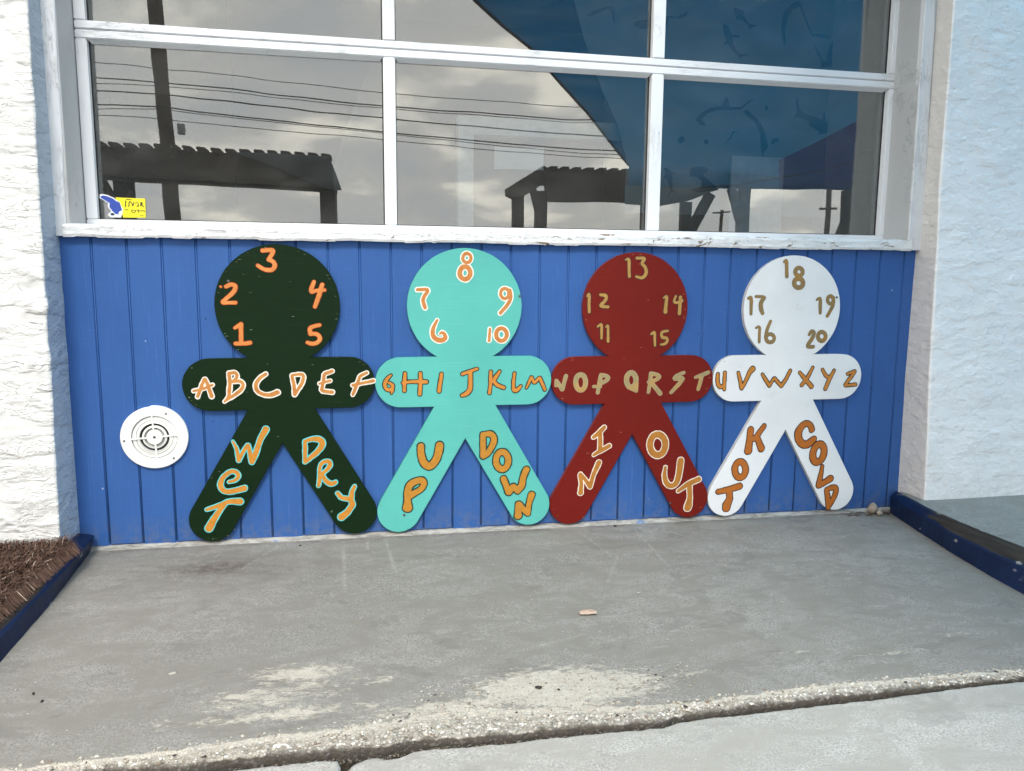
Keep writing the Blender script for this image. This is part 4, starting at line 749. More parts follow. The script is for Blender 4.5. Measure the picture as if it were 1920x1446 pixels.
# raised walkways either side of the ramp
mb = MB()
_w = [(7.0, -3.2), (7.0, 0.0), (2.34, 0.0), (2.305, -0.03), (2.285, -0.15), (2.268, -0.35), (2.265, -3.2)]
mb.add([(x, y, 0.040) for x, y in _w] + [(x, y, -0.2) for x, y in _w], [tuple(range(7))] + [(i + 7, (i + 1) % 7 + 7, (i + 1) % 7, i) for i in range(7)])
tag(mb.build('raised_walkway', M_WALK, bevel=0.004), kind='structure')
mb = MB(); mb.box(-7.0, -0.66, -3.2, 0.0, -0.2, 0.036)
tag(mb.build('raised_walkway', M_WALK, bevel=0.004), kind='structure')

# ---- navy painted curb planks
def curb(name, label, ys, xface_b, xface_t, xback, ztop, zback, side, wornf, seed):
    yy = np.linspace(ys[0], ys[-1], 150)
    fb = np.interp(yy, ys, xface_b); ft = np.interp(yy, ys, xface_t); bk = np.interp(yy, ys, xback)
    zt = np.interp(yy, ys, ztop)
    prof = []
    wob = jag(yy, seed, 0.0015, 18)
    def L(a, b, t): return a + (b - a) * t
    for t in (0, .35, .7, .92): prof.append((L(fb, ft, t) + wob, L(-0.05 + 0*zt, zt, t), 0.0 + 0*yy))
    for t, dz in ((0.06, .35), (.18, .75), (.35, 1.0), (.6, 1.0), (.85, .9), (1.0, .6)):
        prof.append((L(ft, bk, t) + wob, zt + (zback - zt) * min(1, t * 1.3) + 0.004 * dz - 0.004, np.full_like(yy, 1.0) * (0.25 if t < .1 else 1)))
    prof.append((bk, np.full_like(yy, -0.05), 0 * yy))
    P = np.stack([np.stack([q[0], yy, q[1] + (fbm(yy*25, yy*0+i, 3, seed) - .5) * .002], -1) for i, q in enumerate(prof)], 0)
    worn = np.stack([q[2] * wornf(yy) for q in prof], 0)
    P = np.concatenate([P, P[:1]], 0); worn = np.concatenate([worn, worn[:1]], 0)
    o = grid_obj(name, P, M_NAVY, None, dict(worn=worn), flip=(side < 0), smooth=False)
    # end caps
    me = o.data; bm = bmesh.new(); bm.from_mesh(me)
    bmesh.ops.remove_doubles(bm, verts=bm.verts, dist=1e-5)
    bmesh.ops.holes_fill(bm, edges=[e_ for e_ in bm.edges if e_.is_boundary], sides=0)
    bmesh.ops.recalc_face_normals(bm, faces=bm.faces)
    bm.to_mesh(me); bm.free()
    return tag(o, label, 'curb', 'navy curb planks')
curb('curb_plank', 'navy blue curb plank with worn black top on the right side of the ramp', [-1.45, -0.79, -0.65, -0.45, -0.28, -0.012],
     [2.14, 2.153, 2.167, 2.199, 2.235, 2.293], [2.17, 2.190, 2.190, 2.205, 2.235, 2.288], [2.27, 2.270, 2.272, 2.268, 2.275, 2.318],
     [0.020, 0.020, 0.018, 0.018, 0.022, 0.028], 0.045, 1, lambda y: np.clip((-y - 0.10) * 3.0, 0, 0.95), 4)
curb('curb_plank', 'navy blue curb plank under the brown mat on the left side of the ramp', [-1.45, -0.755, -0.39, -0.03, 0.0],
     [-0.55, -0.569, -0.583, -0.613, -0.616], [-0.575, -0.588, -0.584, -0.588, -0.590], [-0.665, -0.667, -0.662, -0.655, -0.655],
     [0.022, 0.022, 0.026, 0.034, 0.034], 0.042, -1, lambda y: np.clip((-y - 0.22) * 3.2, 0.0, 0.9), 8)

# ---- brown coir mat on the left walkway
mat_t = thing('coir_mat', 'shaggy brown coir mat with frayed edges on the left walkway', 'mat', (-0.95, -0.5, 0.04))
def mat_edge(y): return np.interp(y, [-1.4, -0.60, -0.33, -0.03, 0.0], [-0.645, -0.628, -0.620, -0.602, -0.595])
ys_ = np.linspace(-1.09, -0.135, 60)
P = []
for y in ys_:
    ex = mat_edge(y) - 0.012
    P.append([(-1.25, y, 0.038), (-1.25, y, 0.050), ((-1.25+ex)/2, y, 0.051), (ex - 0.02, y, 0.050), (ex, y, 0.047), (ex, y, 0.041)])
ob = grid_obj('backing', np.array(P), M_COIR, mat_t); ob.matrix_parent_inverse = Matrix.Translation((0.95, 0.5, -0.04))
def fibres():
    rng = np.random.default_rng(5)
    N = 62000
    y = -0.13 - rng.random(N) ** 1.0 * 0.95
    ex = np.array(mat_edge(y))
    u = rng.random(N)
    x = ex - 0.01 - u * 0.62
    edge = rng.random(N) < 0.16
    x = np.where(edge, ex - 0.015 - rng.random(N) * 0.03, x)
    z0 = np.full(N, 0.046)
    ang = rng.random(N) * 2 * np.pi
    lean = 0.012 + rng.random(N) * 0.022
    lean = np.where(edge, 0.02 + rng.random(N) * 0.04, lean)
    dx = np.cos(ang) * lean + 0.006; dy = np.sin(ang) * lean - 0.006
    clump = fbm(y * 40, x * 30, 2, 9)
    dx = np.where(edge, 0.012 + rng.random(N) ** 2 * 0.045, dx); dy = np.where(edge, -0.010 - 0.03 * clump + (rng.random(N) - .5) * 0.012, dy)
    hh = 0.012 + rng.random(N) * 0.026
    hh = np.where(edge, 0.006 + rng.random(N) * 0.012, hh)
    w = 0.0006 + rng.random(N) * 0.0006
    px = -dy; py = dx; L = np.hypot(px, py) + 1e-6; px, py = px / L * w, py / L * w
    V = np.zeros((N, 6, 3))
    for k, (t, zz, ww) in enumerate(((0, 0, 1), (0.55, 0.85, 0.9), (1.0, 1.0, 0.35))):
        zt = z0 + hh * zz
        if k == 2: zt = np.where(edge, 0.040 - rng.random(N) * 0.006, zt)
        V[:, 2*k, 0] = x + dx*t - px*ww; V[:, 2*k, 1] = y + dy*t - py*ww; V[:, 2*k, 2] = zt
        V[:, 2*k+1, 0] = x + dx*t + px*ww; V[:, 2*k+1, 1] = y + dy*t + py*ww; V[:, 2*k+1, 2] = zt + 0.0005
    V[:, :, 1] = np.minimum(V[:, :, 1], -0.122)
    base = (np.arange(N) * 6)[:, None]
    F = np.concatenate([base + [0, 1, 3, 2], base + [2, 3, 5, 4]], 0)
    me = bpy.data.meshes.new('pile')
    me.vertices.add(N*6); me.vertices.foreach_set('co', V.reshape(-1).astype(np.float32))
    me.loops.add(F.size); me.loops.foreach_set('vertex_index', F.reshape(-1).astype(np.int32))
    me.polygons.add(len(F)); me.polygons.foreach_set('loop_start', (np.arange(len(F))*4).astype(np.int32))
    t = rng.random(N); c = np.stack([0.062 + 0.14*t**2, 0.036 + 0.085*t**2, 0.027 + 0.064*t**2, np.ones(N)], -1)
    pale = rng.random(N) < 0.012; c[pale] = (0.5, 0.42, 0.34, 1)
    a = me.color_attributes.new('tone', 'FLOAT_COLOR', 'POINT'); a.data.foreach_set('color', np.repeat(c, 6, 0).reshape(-1).astype(np.float32))
    me.materials.append(M_FIBRE); me.update(calc_edges=True); me.validate()
    o = bpy.data.objects.new('pile', me); COL.objects.link(o); o.parent = mat_t
    o.matrix_parent_inverse = Matrix.Translation((0.95, 0.5, -0.04)); o['kind'] = 'stuff'
fibres()

# ================================================================ stucco walls
def stucco_wall(name, label, side, xc, depth_pts, mat, seed, far):
    """front face, rounded arris and return to the recess, as one displaced skin; side -1 left, +1 right"""
    zs = np.concatenate([np.arange(0.015, 2.1, 0.009), np.array([2.3, 2.6, 3.0, 3.4])])
    ins = np.concatenate([np.array([far, far*0.6, far*0.35, 0.95]), np.arange(0.60, 0.013, -0.009)])
    rr = 0.008
    U = [(-1, d) for d in ins] + [(0, a) for a in np.linspace(0, 1, 7)] + [(1, t) for t in np.linspace(0, 1, 16)[1:]]
    P = np.zeros((len(U), len(zs), 3)); Nrm = np.zeros_like(P); amp = np.zeros((len(U), len(zs))); rev = np.zeros((len(U), len(zs)))
    dep = np.interp(zs, *depth_pts[0]); xcz = np.interp(zs, *depth_pts[1])
    for i, (k, v) in enumerate(U):
        if k == -1:
            P[i, :, 0] = xcz + side * (v + rr); P[i, :, 1] = -dep; Nrm[i, :, 1] = -1; amp[i] = 1
        elif k == 0:
            a = v * math.pi / 2
            P[i, :, 0] = xcz + side * rr * (1 - math.sin(a)); P[i, :, 1] = -dep + rr * (1 - math.cos(a))
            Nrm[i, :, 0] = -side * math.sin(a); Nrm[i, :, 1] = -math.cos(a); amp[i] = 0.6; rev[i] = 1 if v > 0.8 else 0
        else:
            P[i, :, 0] = xcz; P[i, :, 1] = -dep + rr + (dep + 0.045 - rr) * v
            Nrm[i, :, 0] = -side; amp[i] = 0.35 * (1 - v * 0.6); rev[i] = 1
    s_ = np.cumsum(np.r_[0, np.hypot(np.diff(P[:, 0, 0]), np.diff(P[:, 0, 1]))])[:, None] + 0 * P[..., 0]
    Z = np.repeat(zs[None, :], len(U), 0)
    P[..., 2] = Z
    n = (fbm(s_*12, Z*16, 3, seed) - 0.5) * 0.006 + (fbm(s_*5, Z*6, 2, seed+5) - 0.5) * 0.012
    lap = np.clip((fbm(s_*12, Z*40, 3, seed+9) - 0.53) * 40, 0, 1) * 0.0022
    n = n + lap * 0.5
    if side < 0:   # two broken lumps on the left arris
        for zc_, hz, am in ((0.775, 0.035, 0.012), (0.60, 0.045, 0.014)):
            g = np.exp(-((Z - zc_) / hz) ** 4 - ((P[..., 0] + 0.665) / 0.04) ** 4)
            n = n + g * (am * (fbm(s_*60, Z*60, 3, 66) * 1.6 - 0.15))
        g = np.exp(-((Z - 0.815) / 0.018) ** 2 - ((P[..., 0] + 0.675) / 0.03) ** 2); n = n - g * 0.012
    P += Nrm * (n * amp)[..., None]
    o = grid_obj(name, P, mat, None, dict(reveal_shade=rev), flip=(side > 0))
    return o
wl = thing('stucco_wall', 'bright white stucco wall with wavy trowel ridges left of the window, above the brown mat', 'wall', (-3, -0.1, 0.0))
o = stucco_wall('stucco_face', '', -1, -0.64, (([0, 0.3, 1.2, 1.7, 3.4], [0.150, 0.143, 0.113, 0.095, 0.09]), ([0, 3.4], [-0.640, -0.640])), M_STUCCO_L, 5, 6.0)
o.parent = wl; o.matrix_parent_inverse = Matrix.Translation((3, 0.1, 0))
mb = MB(); mb.box(-7, -0.66, -0.07, 4.2, -0.1, 3.4)
mb.build('wall_core', M_STUCCO_L, wl)
wr = thing('stucco_wall', 'pale blue-tinged stucco wall with small trowel ridges right of the window, above the grey walkway', 'wall', (3, -0.1, 0.0))
o = stucco_wall('stucco_face', '', 1, 2.345, (([0, 0.3, 1.2, 1.9, 3.4], [0.130, 0.122, 0.082, 0.082, 0.08]), ([0, 0.5, 1.0, 3.4], [2.348, 2.340, 2.345, 2.335])), M_STUCCO_R, 15, 5.0)
o.parent = wr; o.matrix_parent_inverse = Matrix.Translation((-3, 0.1, 0))
mb = MB(); mb.box(2.375, 7.4, -0.045, 4.2, -0.1, 3.4)
mb.build('wall_core', M_STUCCO_R, wr)
lt = MB(); lt.box(-0.66, 2.375, -0.07, 0.4, 2.27, 3.4)
tag(lt.build('lintel_wall', M_STUCCO_L, bevel=0.012), 'white stucco strip of wall above the big window, out of the picture', 'wall')

# ================================================================ blue board panelling
pn = thing('board_panelling', 'blue painted beadboard panelling below the window behind the four cutouts', 'panelling', (0.85, 0.05, -0.03))
mb = MB(); mb.box(-0.655, 2.362, 0.0236, 0.10, -0.04, 1.0)
mb.build('backing_sheet', M_BLUE, pn)
pitch_ = 0.1018
x = 0.364 - 10 * pitch_
edges = [-0.652] + [0.364 + k * pitch_ for k in range(-9, 20)] + [2.358]
for i in range(len(edges) - 1):
    a, b = edges[i], edges[i+1]
    if b - a < 0.02: continue
    g = 0.0030
    seam = abs(a - 1.789) < 0.02
    zb = np.interp(a, [-0.62, 2.34], [-0.010, -0.026]) + random.uniform(-0.004, 0.004)
    mb = MB()
    x0, x1 = a + g * (1.3 if seam else 1), b - g
    pr = [(x0, 0.0265), (x0, 0.0215), (x0 + 0.0018, 0.0190), (x1 - 0.0018, 0.0190), (x1, 0.0215), (x1, 0.0265)]
    n = 7
    V = []; F = []
    for k in range(n):
        z = zb + (0.985 - zb) * k / (n - 1)
        wb = random.uniform(-0.0004, 0.0004)
        V += [(px + wb, py + random.uniform(-0.0003, 0.0003), z) for px, py in pr]
    for k in range(n - 1):
        for q in range(5):
            F.append((k*6+q, k*6+q+1, (k+1)*6+q+1, (k+1)*6+q))
    F.append((0, 1, 2, 3, 4, 5)[::-1])
    mb.add(V, F)
    mb.build('board', M_BLUE, pn)
    # thin bead in the groove
    if i > 0:
        mb = MB(); mb.tube([(a, 0.0214, zb + 0.004), (a, 0.0214, 0.985)], 0.0019, 8)
        mb.build('bead', M_BLUE, pn, smooth=True)
nr = random.Random(12)
for k, ed in enumerate(edges[1:-1]):
    if k % 4 != 1: continue
    for zz in (0.93, 0.62, 0.30, 0.03):
        zz += nr.uniform(-0.02, 0.02)
        mb = MB(); mb.tube([(ed + 0.011, 0.0183, zz), (ed + 0.011, 0.0195, zz)], 0.0024, 8)
        mb.build('nail_head', M_BLUE, pn)
# concrete ledge under the boards
n = 160
xs = np.linspace(-0.66, 2.33, n)
prof = [(0.06, 0.012), (0.012, 0.010), (0.004, 0.005), (0.0, -0.004), (-0.002, -0.03)]
P = np.zeros((len(prof), n, 3))
for i, (yy, dz) in enumerate(prof):
    P[i, :, 0] = xs; P[i, :, 1] = yy + 0.006 + jag(xs, 30 + i, 0.003, 30) * (i > 0)
    P[i, :, 2] = np.interp(xs, [-0.62, 2.34], [-0.020, -0.038]) + dz - 0.001 + jag(xs, 50 + i, 0.002, 40)
o = grid_obj('foundation_ledge', P, M_LEDGE.m, flip=True)
tag(o, kind='structure')

# ================================================================ window
win = thing('window', 'wide white wooden window with nine reflective panes in a grid above the blue panelling', 'window', (0.85, 0.15, 1.0))
YF, YG = 0.150, 0.178
cols = [(-0.567, 0.352), (0.393, 1.311), (1.357, 2.278)]
def wbox(name, x0, x1, z0, z1, mat, y0=YF, y1=YG + 0.02, bev=0.003):
    mb = MB(); mb.box(x0, x1, y0, y1, z0, z1)
    return mb.build(name, mat, win, bevel=bev, seg=2)
wbox('bottom_rail', -0.600, 2.300, 0.995, 1.040, M_WIN)
for z0, z1 in ((1.5965, 1.6230), (1.6250, 1.6505), (2.2000, 2.2270)):
    wbox('rail', -0.600, 2.300, z0, z1, M_WIN)
for zz0, zz1 in ((1.0402, 1.5963), (1.6507, 2.1998)):
    wbox('stile', -0.600, -0.5672, zz0, zz1, M_WINV)
    wbox('stile', 2.2782, 2.3000, zz0, zz1, M_WINV)
    for a, b in ((0.3522, 0.3928), (1.3112, 1.3568)):
        wbox('mullion', a, b, zz0, zz1, M_WINV, y0=YF - 0.001)
def pane(x0, x1, z0, z1):
    mb = MB(); mb.box(x0 - 0.004, x1 + 0.004, YG, YG + 0.005, z0 - 0.004, z1 + 0.004)
    p_ = mb.build('pane', M_GLASS, win)
    mb = MB(); t = 0.0035; y0, y1 = YG - 0.003, YG - 0.0004
    mb.box(x0, x1, y0, y1, z1 - t, z1); mb.box(x0, x1, y0, y1, z0, z0 + t)
    mb.box(x0, x0 + t, y0, y1, z0 + t, z1 - t); mb.box(x1 - t, x1, y0, y1, z0 + t, z1 - t)
    g_ = mb.build('seal', M_GASKET, p_)
    g_.matrix_parent_inverse = Matrix.Identity(4)
    # sloped glazing bead under the rail above the glass and on the uprights
    mb = MB()
    d = 0.010
    for (A, B, C_, D_) in (((x0, z1), (x1, z1), (x1 - d, z1 - d), (x0 + d, z1 - d)),):
        mb.add([(A[0], YF + 0.004, A[1]), (B[0], YF + 0.004, B[1]), (C_[0], YG - 0.002, C_[1]), (D_[0], YG - 0.002, D_[1]), (A[0], YG, A[1]), (B[0], YG, B[1])],
               [(0, 1, 2, 3), (3, 2, 5, 4)])
    mb.build('glazing_bead', M_WIN, win)
for a, b in cols:
    pane(a, b, 1.0402, 1.5963); pane(a, b, 1.6507, 2.1998)
# jamb linings, trim and sill
mb = MB(); mb.box(-0.640, -0.602, 0.003, 0.26, 1.016, 2.27); mb.build('jamb', M_JAMB, win, bevel=0.002)
mb = MB(); mb.add([(2.292, 0.003, 1.016), (2.345, 0.003, 1.016), (2.345, 0.26, 1.016), (2.302, 0.26, 1.016), (2.288, 0.003, 2.27), (2.345, 0.003, 2.27), (2.345, 0.26, 2.27), (2.302, 0.26, 2.27)],
                  [(0,3,2,1),(4,5,6,7),(0,1,5,4),(1,2,6,5),(2,3,7,6),(3,0,4,7)]); mb.build('jamb', M_JAMB, win, bevel=0.002)
mb = MB(); mb.box(-0.6, 2.3, 0.10, 0.26, 2.228, 2.27); mb.build('head_lining', M_JAMB, win)
def trim(xl, xr, name='trim_board'):
    zs = np.linspace(0.978, 2.27, 60); P = []
    for i, z in enumerate(zs):
        a, b = np.interp(z, [0.97, 1.3, 2.3], xl), np.interp(z, [0.97, 1.3, 2.3], xr)
        w1, w2 = float(jag(z, 71, 0.0012, 30)), float(jag(z, 72, 0.0022, 22))
        P.append([(a + w1, 0.02, z), (a + w1, -0.001, z), (a + w1 + 0.002, -0.003, z), (b + w2 - 0.003, -0.003, z), (b + w2, 0.0, z), (b + w2, 0.02, z)])
    o = grid_obj(name, np.array(P).transpose(1, 0, 2), M_TRIM, win, flip=True, smooth=False)
    o.matrix_parent_inverse = Matrix.Translation(-Vector(win.location))
trim([-0.650, -0.645, -0.640], [-0.612, -0.607, -0.596])
trim([2.293, 2.293, 2.284], [2.350, 2.346, 2.320])
# sill: long board with a split, flaking lower edge
n = 420
xs = np.linspace(-0.622, 2.306, n)
low = 0.9765 + jag(xs, 81, 0.0022, 12) - 0.0025 * (fbm(xs*9, xs*0, 3, 82) > 0.58)
top = 1.016 + jag(xs, 83, 0.0012, 16)
prof = [(0.16, top + 0.006), (0.004, top + 0.0005), (-0.003, top - 0.002), (-0.0055 + 0*xs, top - 0.010), (-0.005 + jag(xs, 84, 0.0015, 30), low + 0.018), (-0.006 + jag(xs, 85, 0.002, 26), low + 0.008), (-0.003, low + 0.0005), (0.0, low), (0.0195, low + 0.002)]
P = np.zeros((len(prof), n, 3))
for i, (yy, zz) in enumerate(prof):
    P[i, :, 0] = xs; P[i, :, 1] = yy; P[i, :, 2] = zz
o = grid_obj('sill', P, M_SILL, win, flip=True, smooth=False)
bm = bmesh.new(); bm.from_mesh(o.data)
bmesh.ops.holes_fill(bm, edges=[e_ for e_ in bm.edges if e_.is_boundary and abs(e_.verts[0].co.x - e_.verts[1].co.x) < 1e-6], sides=0)
bm.to_mesh(o.data); bm.free()
o.matrix_parent_inverse = Matrix.Translation(-Vector(win.location))
o['label'] = 'peeling white sill board with bare wood showing'

# ---- sticker on the lower left pane
stk = thing('window_sticker', 'yellow sticker with a blue pointed shape in the lower left corner of the glass', 'sticker', (-0.50, 0.176, 1.06))
def flat(name, poly, y, mat, th=0.0004):
    mb = MB(); mb.prism(poly, y, y + th); return mb.build(name, mat, stk)
sx_ = lambda poly: [(x, max(z, 1.0415)) for x, z in poly]
flat('yellow_label', sx_(STICKER_YELLOW), 0.1768, paint('sticker_yellow', (0.88, 0.78, 0.03)))
flat('white_border', sx_(STICKER_WHITE), 0.1762, paint('sticker_white', (0.8, 0.82, 0.85)))
flat('blue_shape', sx_(STICKER_BLUE), 0.1756, paint('sticker_blue', (0.04, 0.085, 0.42), (0.02, 0.04, 0.30)))
flat('dark_spot', sx_(STICKER_DARK), 0.1756, paint('sticker_navy', (0.01, 0.03, 0.07)))

# ================================================================ painted characters
def level_mesh(strokes, w, cell, name, mats, parent, y, seed):
    segs = []
    for st in strokes:
        pts = [(a * 1e-4, b * 1e-4, c * 1e-4) for a, b, c in st]
        segs += list(zip(pts[:-1], pts[1:]))
    S = np.array(segs)
    pad = S[:, :, 2].max() + w + 2 * cell
    x0, x1 = S[:, :, 0].min() - pad, S[:, :, 0].max() + pad
    z0, z1 = S[:, :, 1].min() - pad, S[:, :, 1].max() + pad
    nx, nz = int((x1 - x0) / cell) + 2, int((z1 - z0) / cell) + 2
    X, Z = np.meshgrid(x0 + np.arange(nx) * cell, z0 + np.arange(nz) * cell)
    D = np.full(X.shape, 9.0)
    for a, b in segs:
        dx, dz = b[0] - a[0], b[1] - a[1]; L = dx * dx + dz * dz + 1e-12
        h = np.clip(((X - a[0]) * dx + (Z - a[1]) * dz) / L, 0, 1)
        D = np.minimum(D, np.hypot(X - a[0] - h * dx, Z - a[1] - h * dz) - (a[2] + (b[2] - a[2]) * h))
    D = D + (fbm(X * 75, Z * 75, 2, seed) - 0.5) * 0.0014
    wv = w * (0.72 + 0.56 * fbm(X * 60, Z * 60, 2, seed + 3))
    mb = MB()
    for fld, yy, mi in ((D - wv, y + 0.0004, 1), (D, y, 0)):
        vid = {}; V = []; F = []
        def vert(key, px, pz):
            if key not in vid:
                vid[key] = len(V); V.append((px, yy, pz))
            return vid[key]
        inside = fld < 0
        cnt = inside[:-1, :-1].astype(int) + inside[:-1, 1:] + inside[1:, 1:] + inside[1:, :-1]
        for j, i in zip(*np.nonzero(cnt)):
            cor = [(j, i), (j, i+1), (j+1, i+1), (j+1, i)]
            poly = []
            for k in range(4):
                a, b = cor[k], cor[(k+1) % 4]
                fa, fb = fld[a], fld[b]
                if fa < 0: poly.append(vert(a, X[a], Z[a]))
                if (fa < 0) != (fb < 0):
                    key = (min(a, b), max(a, b)); t = fa / (fa - fb)
                    poly.append(vert(key, X[a] + (X[b] - X[a]) * t, Z[a] + (Z[b] - Z[a]) * t))
            if len(poly) >= 3: F.append(tuple(poly))
        mb.add(V, F, mi)
    o = mb.build(name, mats, parent)
    return o

def figure_outline():
    hr, hz = 0.1955, 0.7679
    at, ab, ah = 0.598, 0.4268, 0.3043
    cx_, cz_ = 0.1066, 0.4268
    crz = 0.3134
    th = R(30); ar = (at - ab) / 2; am = (at + ab) / 2
    # leg circle
    r = (cx_ * math.cos(th) + (ab - crz) * math.sin(th)) / 2
    c_x = 0.3043 - r; c_z = (crz * math.sin(th) + r - math.cos(th) * c_x) / math.sin(th)
    right = []
    a0 = math.asin((at - hz) / hr)
    # head arc from top (x=0) down to the neck corner
    for k in range(0, 41):
        a = math.pi / 2 + (a0 - math.pi / 2) * k / 40
        right.append((hr * math.cos(a), hz + hr * math.sin(a)))
    right.append((0.1915, at))
    for k in range(1, 24):
        a = math.pi / 2 - math.pi * k / 24
        right.append((ah - ar + ar * math.cos(a) * 1.0, am + ar * math.sin(a)))
    right.append((ah - ar, ab))
    right.append((cx_, cz_))
    for k in range(0, 25):
        a = th - math.pi * k / 24
        right.append((c_x + r * math.cos(a), c_z + r * math.sin(a)))
    right.append((0.0, crz))
    left = [(-x, z) for x, z in right[1:-1]][::-1]
    return right + left, c_z - r
OUT, foot = figure_outline()
FIG = [('dark green', 'letters A to F, words wet and dry', 0.0),
       ('turquoise', 'letters G to M, words up and down', -0.0033),
       ('brick red', 'letters N to T, words in and out', -0.0084),
       ('white', 'letters U to Z, words hot and cold', -0.0113)]
STY = {'peach': 'orange with a thin red edge', 'wo': 'amber outlined in white', 'wo2': 'orange outlined in cream', 'cy': 'amber outlined in cyan', 'bk': 'orange outlined in black',
       'bk2': 'ochre outlined in dark green', 'bk3': 'burnt orange outlined in brown', 'gold': 'gold outlined in black', 'tan': 'khaki tan', 'wo3': 'dull amber outlined in white', 'tan2': 'bronze tan'}
for fi, (cn, what, dz) in enumerate(FIG):
    x0 = fi * 0.61
    t = thing('figure_cutout', '%s person-shaped cutout with %s' % (cn, what), 'painted cutout', (x0, 0.0, 0.0 + dz), 'painted person cutouts in a row')
    mb = MB()
    k_ = random.Random(fi)
    poly = [(x0 + x + 0.0004 * k_.uniform(-1, 1), z + dz + 0.0004 * k_.uniform(-1, 1)) for x, z in OUT]
    mb.prism(poly, 0.0, 0.0186, 0, 1)
    me_o = mb.build('board', [M_FIG[fi], M_EDGE[fi]], None)
    bm = bmesh.new(); bm.from_mesh(me_o.data)
    es = [e_ for e_ in bm.edges if all(abs(v.co.y) < 1e-6 for v in e_.verts)]
    bmesh.ops.bevel(bm, geom=es, offset=0.0012, segments=2, affect='EDGES', clamp_overlap=True)
    bm.to_mesh(me_o.data); bm.free()
    me_o.parent = t; me_o.matrix_parent_inverse = Matrix.Translation(-Vector(t.location))
    me_o.location.y = [0.0, -0.0006, 0.0, 0.0][fi]
    yb = me_o.location.y
    for gi, (ch, sty, strokes) in enumerate(GLYPHS[fi]):
        pf, po, w_ = PAINTS[sty]
        nm = 'painted_number' if ch[0].isdigit() else 'painted_letter'
        go = level_mesh(strokes, w_, 0.0017, nm, [pf, po], t, yb - 0.0010, fi * 50 + gi)
        go.matrix_parent_inverse = Matrix.Translation(-Vector(t.location))
        go['label'] = '%s %s, %s' % ('number' if ch[0].isdigit() else 'letter', ch, STY[sty])
    # small knocks on the painted edge, paler bare ply showing
    kr = random.Random(fi + 90)
    mbk = MB()
    for q in range((34, 16, 20, 14)[fi]):
        a = kr.randrange(len(OUT)); px_, pz_ = OUT[a]; nx_, nz_ = OUT[(a + 1) % len(OUT)]
        if abs(px_ - nx_) + abs(pz_ - nz_) > 0.06 and kr.random() < 0.2: continue
        u_ = kr.random(); ex_, ez_ = px_ + (nx_ - px_) * u_, pz_ + (nz_ - pz_) * u_
        L_ = kr.uniform(0.002, 0.011); s_ = -1 if ex_ > 0 else 1
        inn = kr.uniform(0.0012, 0.005)
        zz_ = kr.uniform(0.0003, 0.0009)
        cx0 = ex_ * 0.985 + s_ * inn; cz0 = 0.5 + (ez_ - 0.5) * 0.985
        pl = [(x0 + cx0, cz0 + dz - zz_), (x0 + cx0 + s_ * L_, cz0 + dz - zz_ * 0.3), (x0 + cx0 + s_ * L_ * 0.7, cz0 + dz + zz_), (x0 + cx0 + s_ * L_ * 0.1, cz0 + dz + zz_ * 0.8)]
        mbk.prism(pl, me_o.location.y - 0.0004, me_o.location.y + 0.0002)
    ck = mbk.build('paint_chips', M_CHIPS[fi], t); ck['kind'] = 'stuff'
    # fixing screws near the edges
    for sx, sz in {0: [(-0.15, 0.845), (0.0, 0.05)][:1], 1: [(-0.213, 0.047), (0.188, 0.80)], 2: [(0.155, 0.040)], 3: [(0.178, 0.80)]}[fi]:
        mb = MB(); mb.tube([(x0 + sx, yb - 0.0018, sz), (x0 + sx, yb + 0.001, sz)], 0.0042, 12)
        mb.build('screw', M_SCREW, t)

go = None
st_o = level_mesh(STICKER_MARKS, 0.0001, 0.0006, 'printed_marks', [paint('sticker_ink', (0.05, 0.05, 0.02)), paint('sticker_ink_edge', (0.10, 0.10, 0.03))], stk, 0.1760, 5)
st_o.matrix_parent_inverse = Matrix.Translation(-Vector(stk.location))

# ================================================================ round vent
vent = thing('round_vent', 'round white plastic vent cover with concentric louvres on the blue boards', 'vent', (-0.397, 0.0, 0.345))
VX, VZ, VR = -0.397, 0.345, 0.1025
def ring(name, r0, r1, yf0, yf1, yb, mat, n=96, notch=False, rad=None):
    V = []; F = []
    for k in range(n):
        a = 2 * math.pi * k / n
        ro = r1
        if notch and R(96) < a < R(150): ro = r1 - 0.0032 * (1 - (a - R(96)) / R(54))
        c, s_ = math.cos(a), math.sin(a)
        V += [(VX + ro*c, yf1 + (0.0015 if notch else 0), VZ + ro*s_), (VX + (ro-0.002)*c, yf1, VZ + (ro-0.002)*s_), (VX + r0*c, yf0, VZ + r0*s_), (VX + r0*c, yb, VZ + r0*s_), (VX + ro*c, yb, VZ + ro*s_)]
    for k in range(n):
        a, b = k*5, ((k+1) % n)*5
        for q in range(5):
            F.append((a+q, b+q, b+(q+1) % 5, a+(q+1) % 5))
    mb = MB(); mb.add(V, F)
    o = mb.build(name, mat, vent, smooth=False)
    bm = bmesh.new(); bm.from_mesh(o.data); bmesh.ops.recalc_face_normals(bm, faces=bm.faces); bm.to_mesh(o.data); bm.free()
    return o
ring('flange', 0.0700, VR, 0.0065, 0.0065, 0.0186, M_PLASTIC, notch=True)
mb = MB(); mb.tube([(VX, 0.0180, VZ), (VX, 0.0186, VZ)], 0.071, 48); mb.build('backing', M_PLASTIC2, vent)
for r0, r1, y0, y1 in ((0.0565, 0.0675, 0.0105, 0.0135), (0.0455, 0.0550, 0.0085, 0.0120), (0.0315, 0.0375, 0.0085, 0.0115)):
    ring('louvre_ring', r0, r1, y0, y1, 0.0165, M_PLASTIC)
ring('dark_gap', 0.0378, 0.0450, 0.0170, 0.0170, 0.0178, M_DARK)
mb = MB(); mb.tube([(VX, 0.0075, VZ), (VX, 0.0180, VZ)], 0.0242, 40); mb.build('hub', M_PLASTIC, vent, bevel=0.0008)
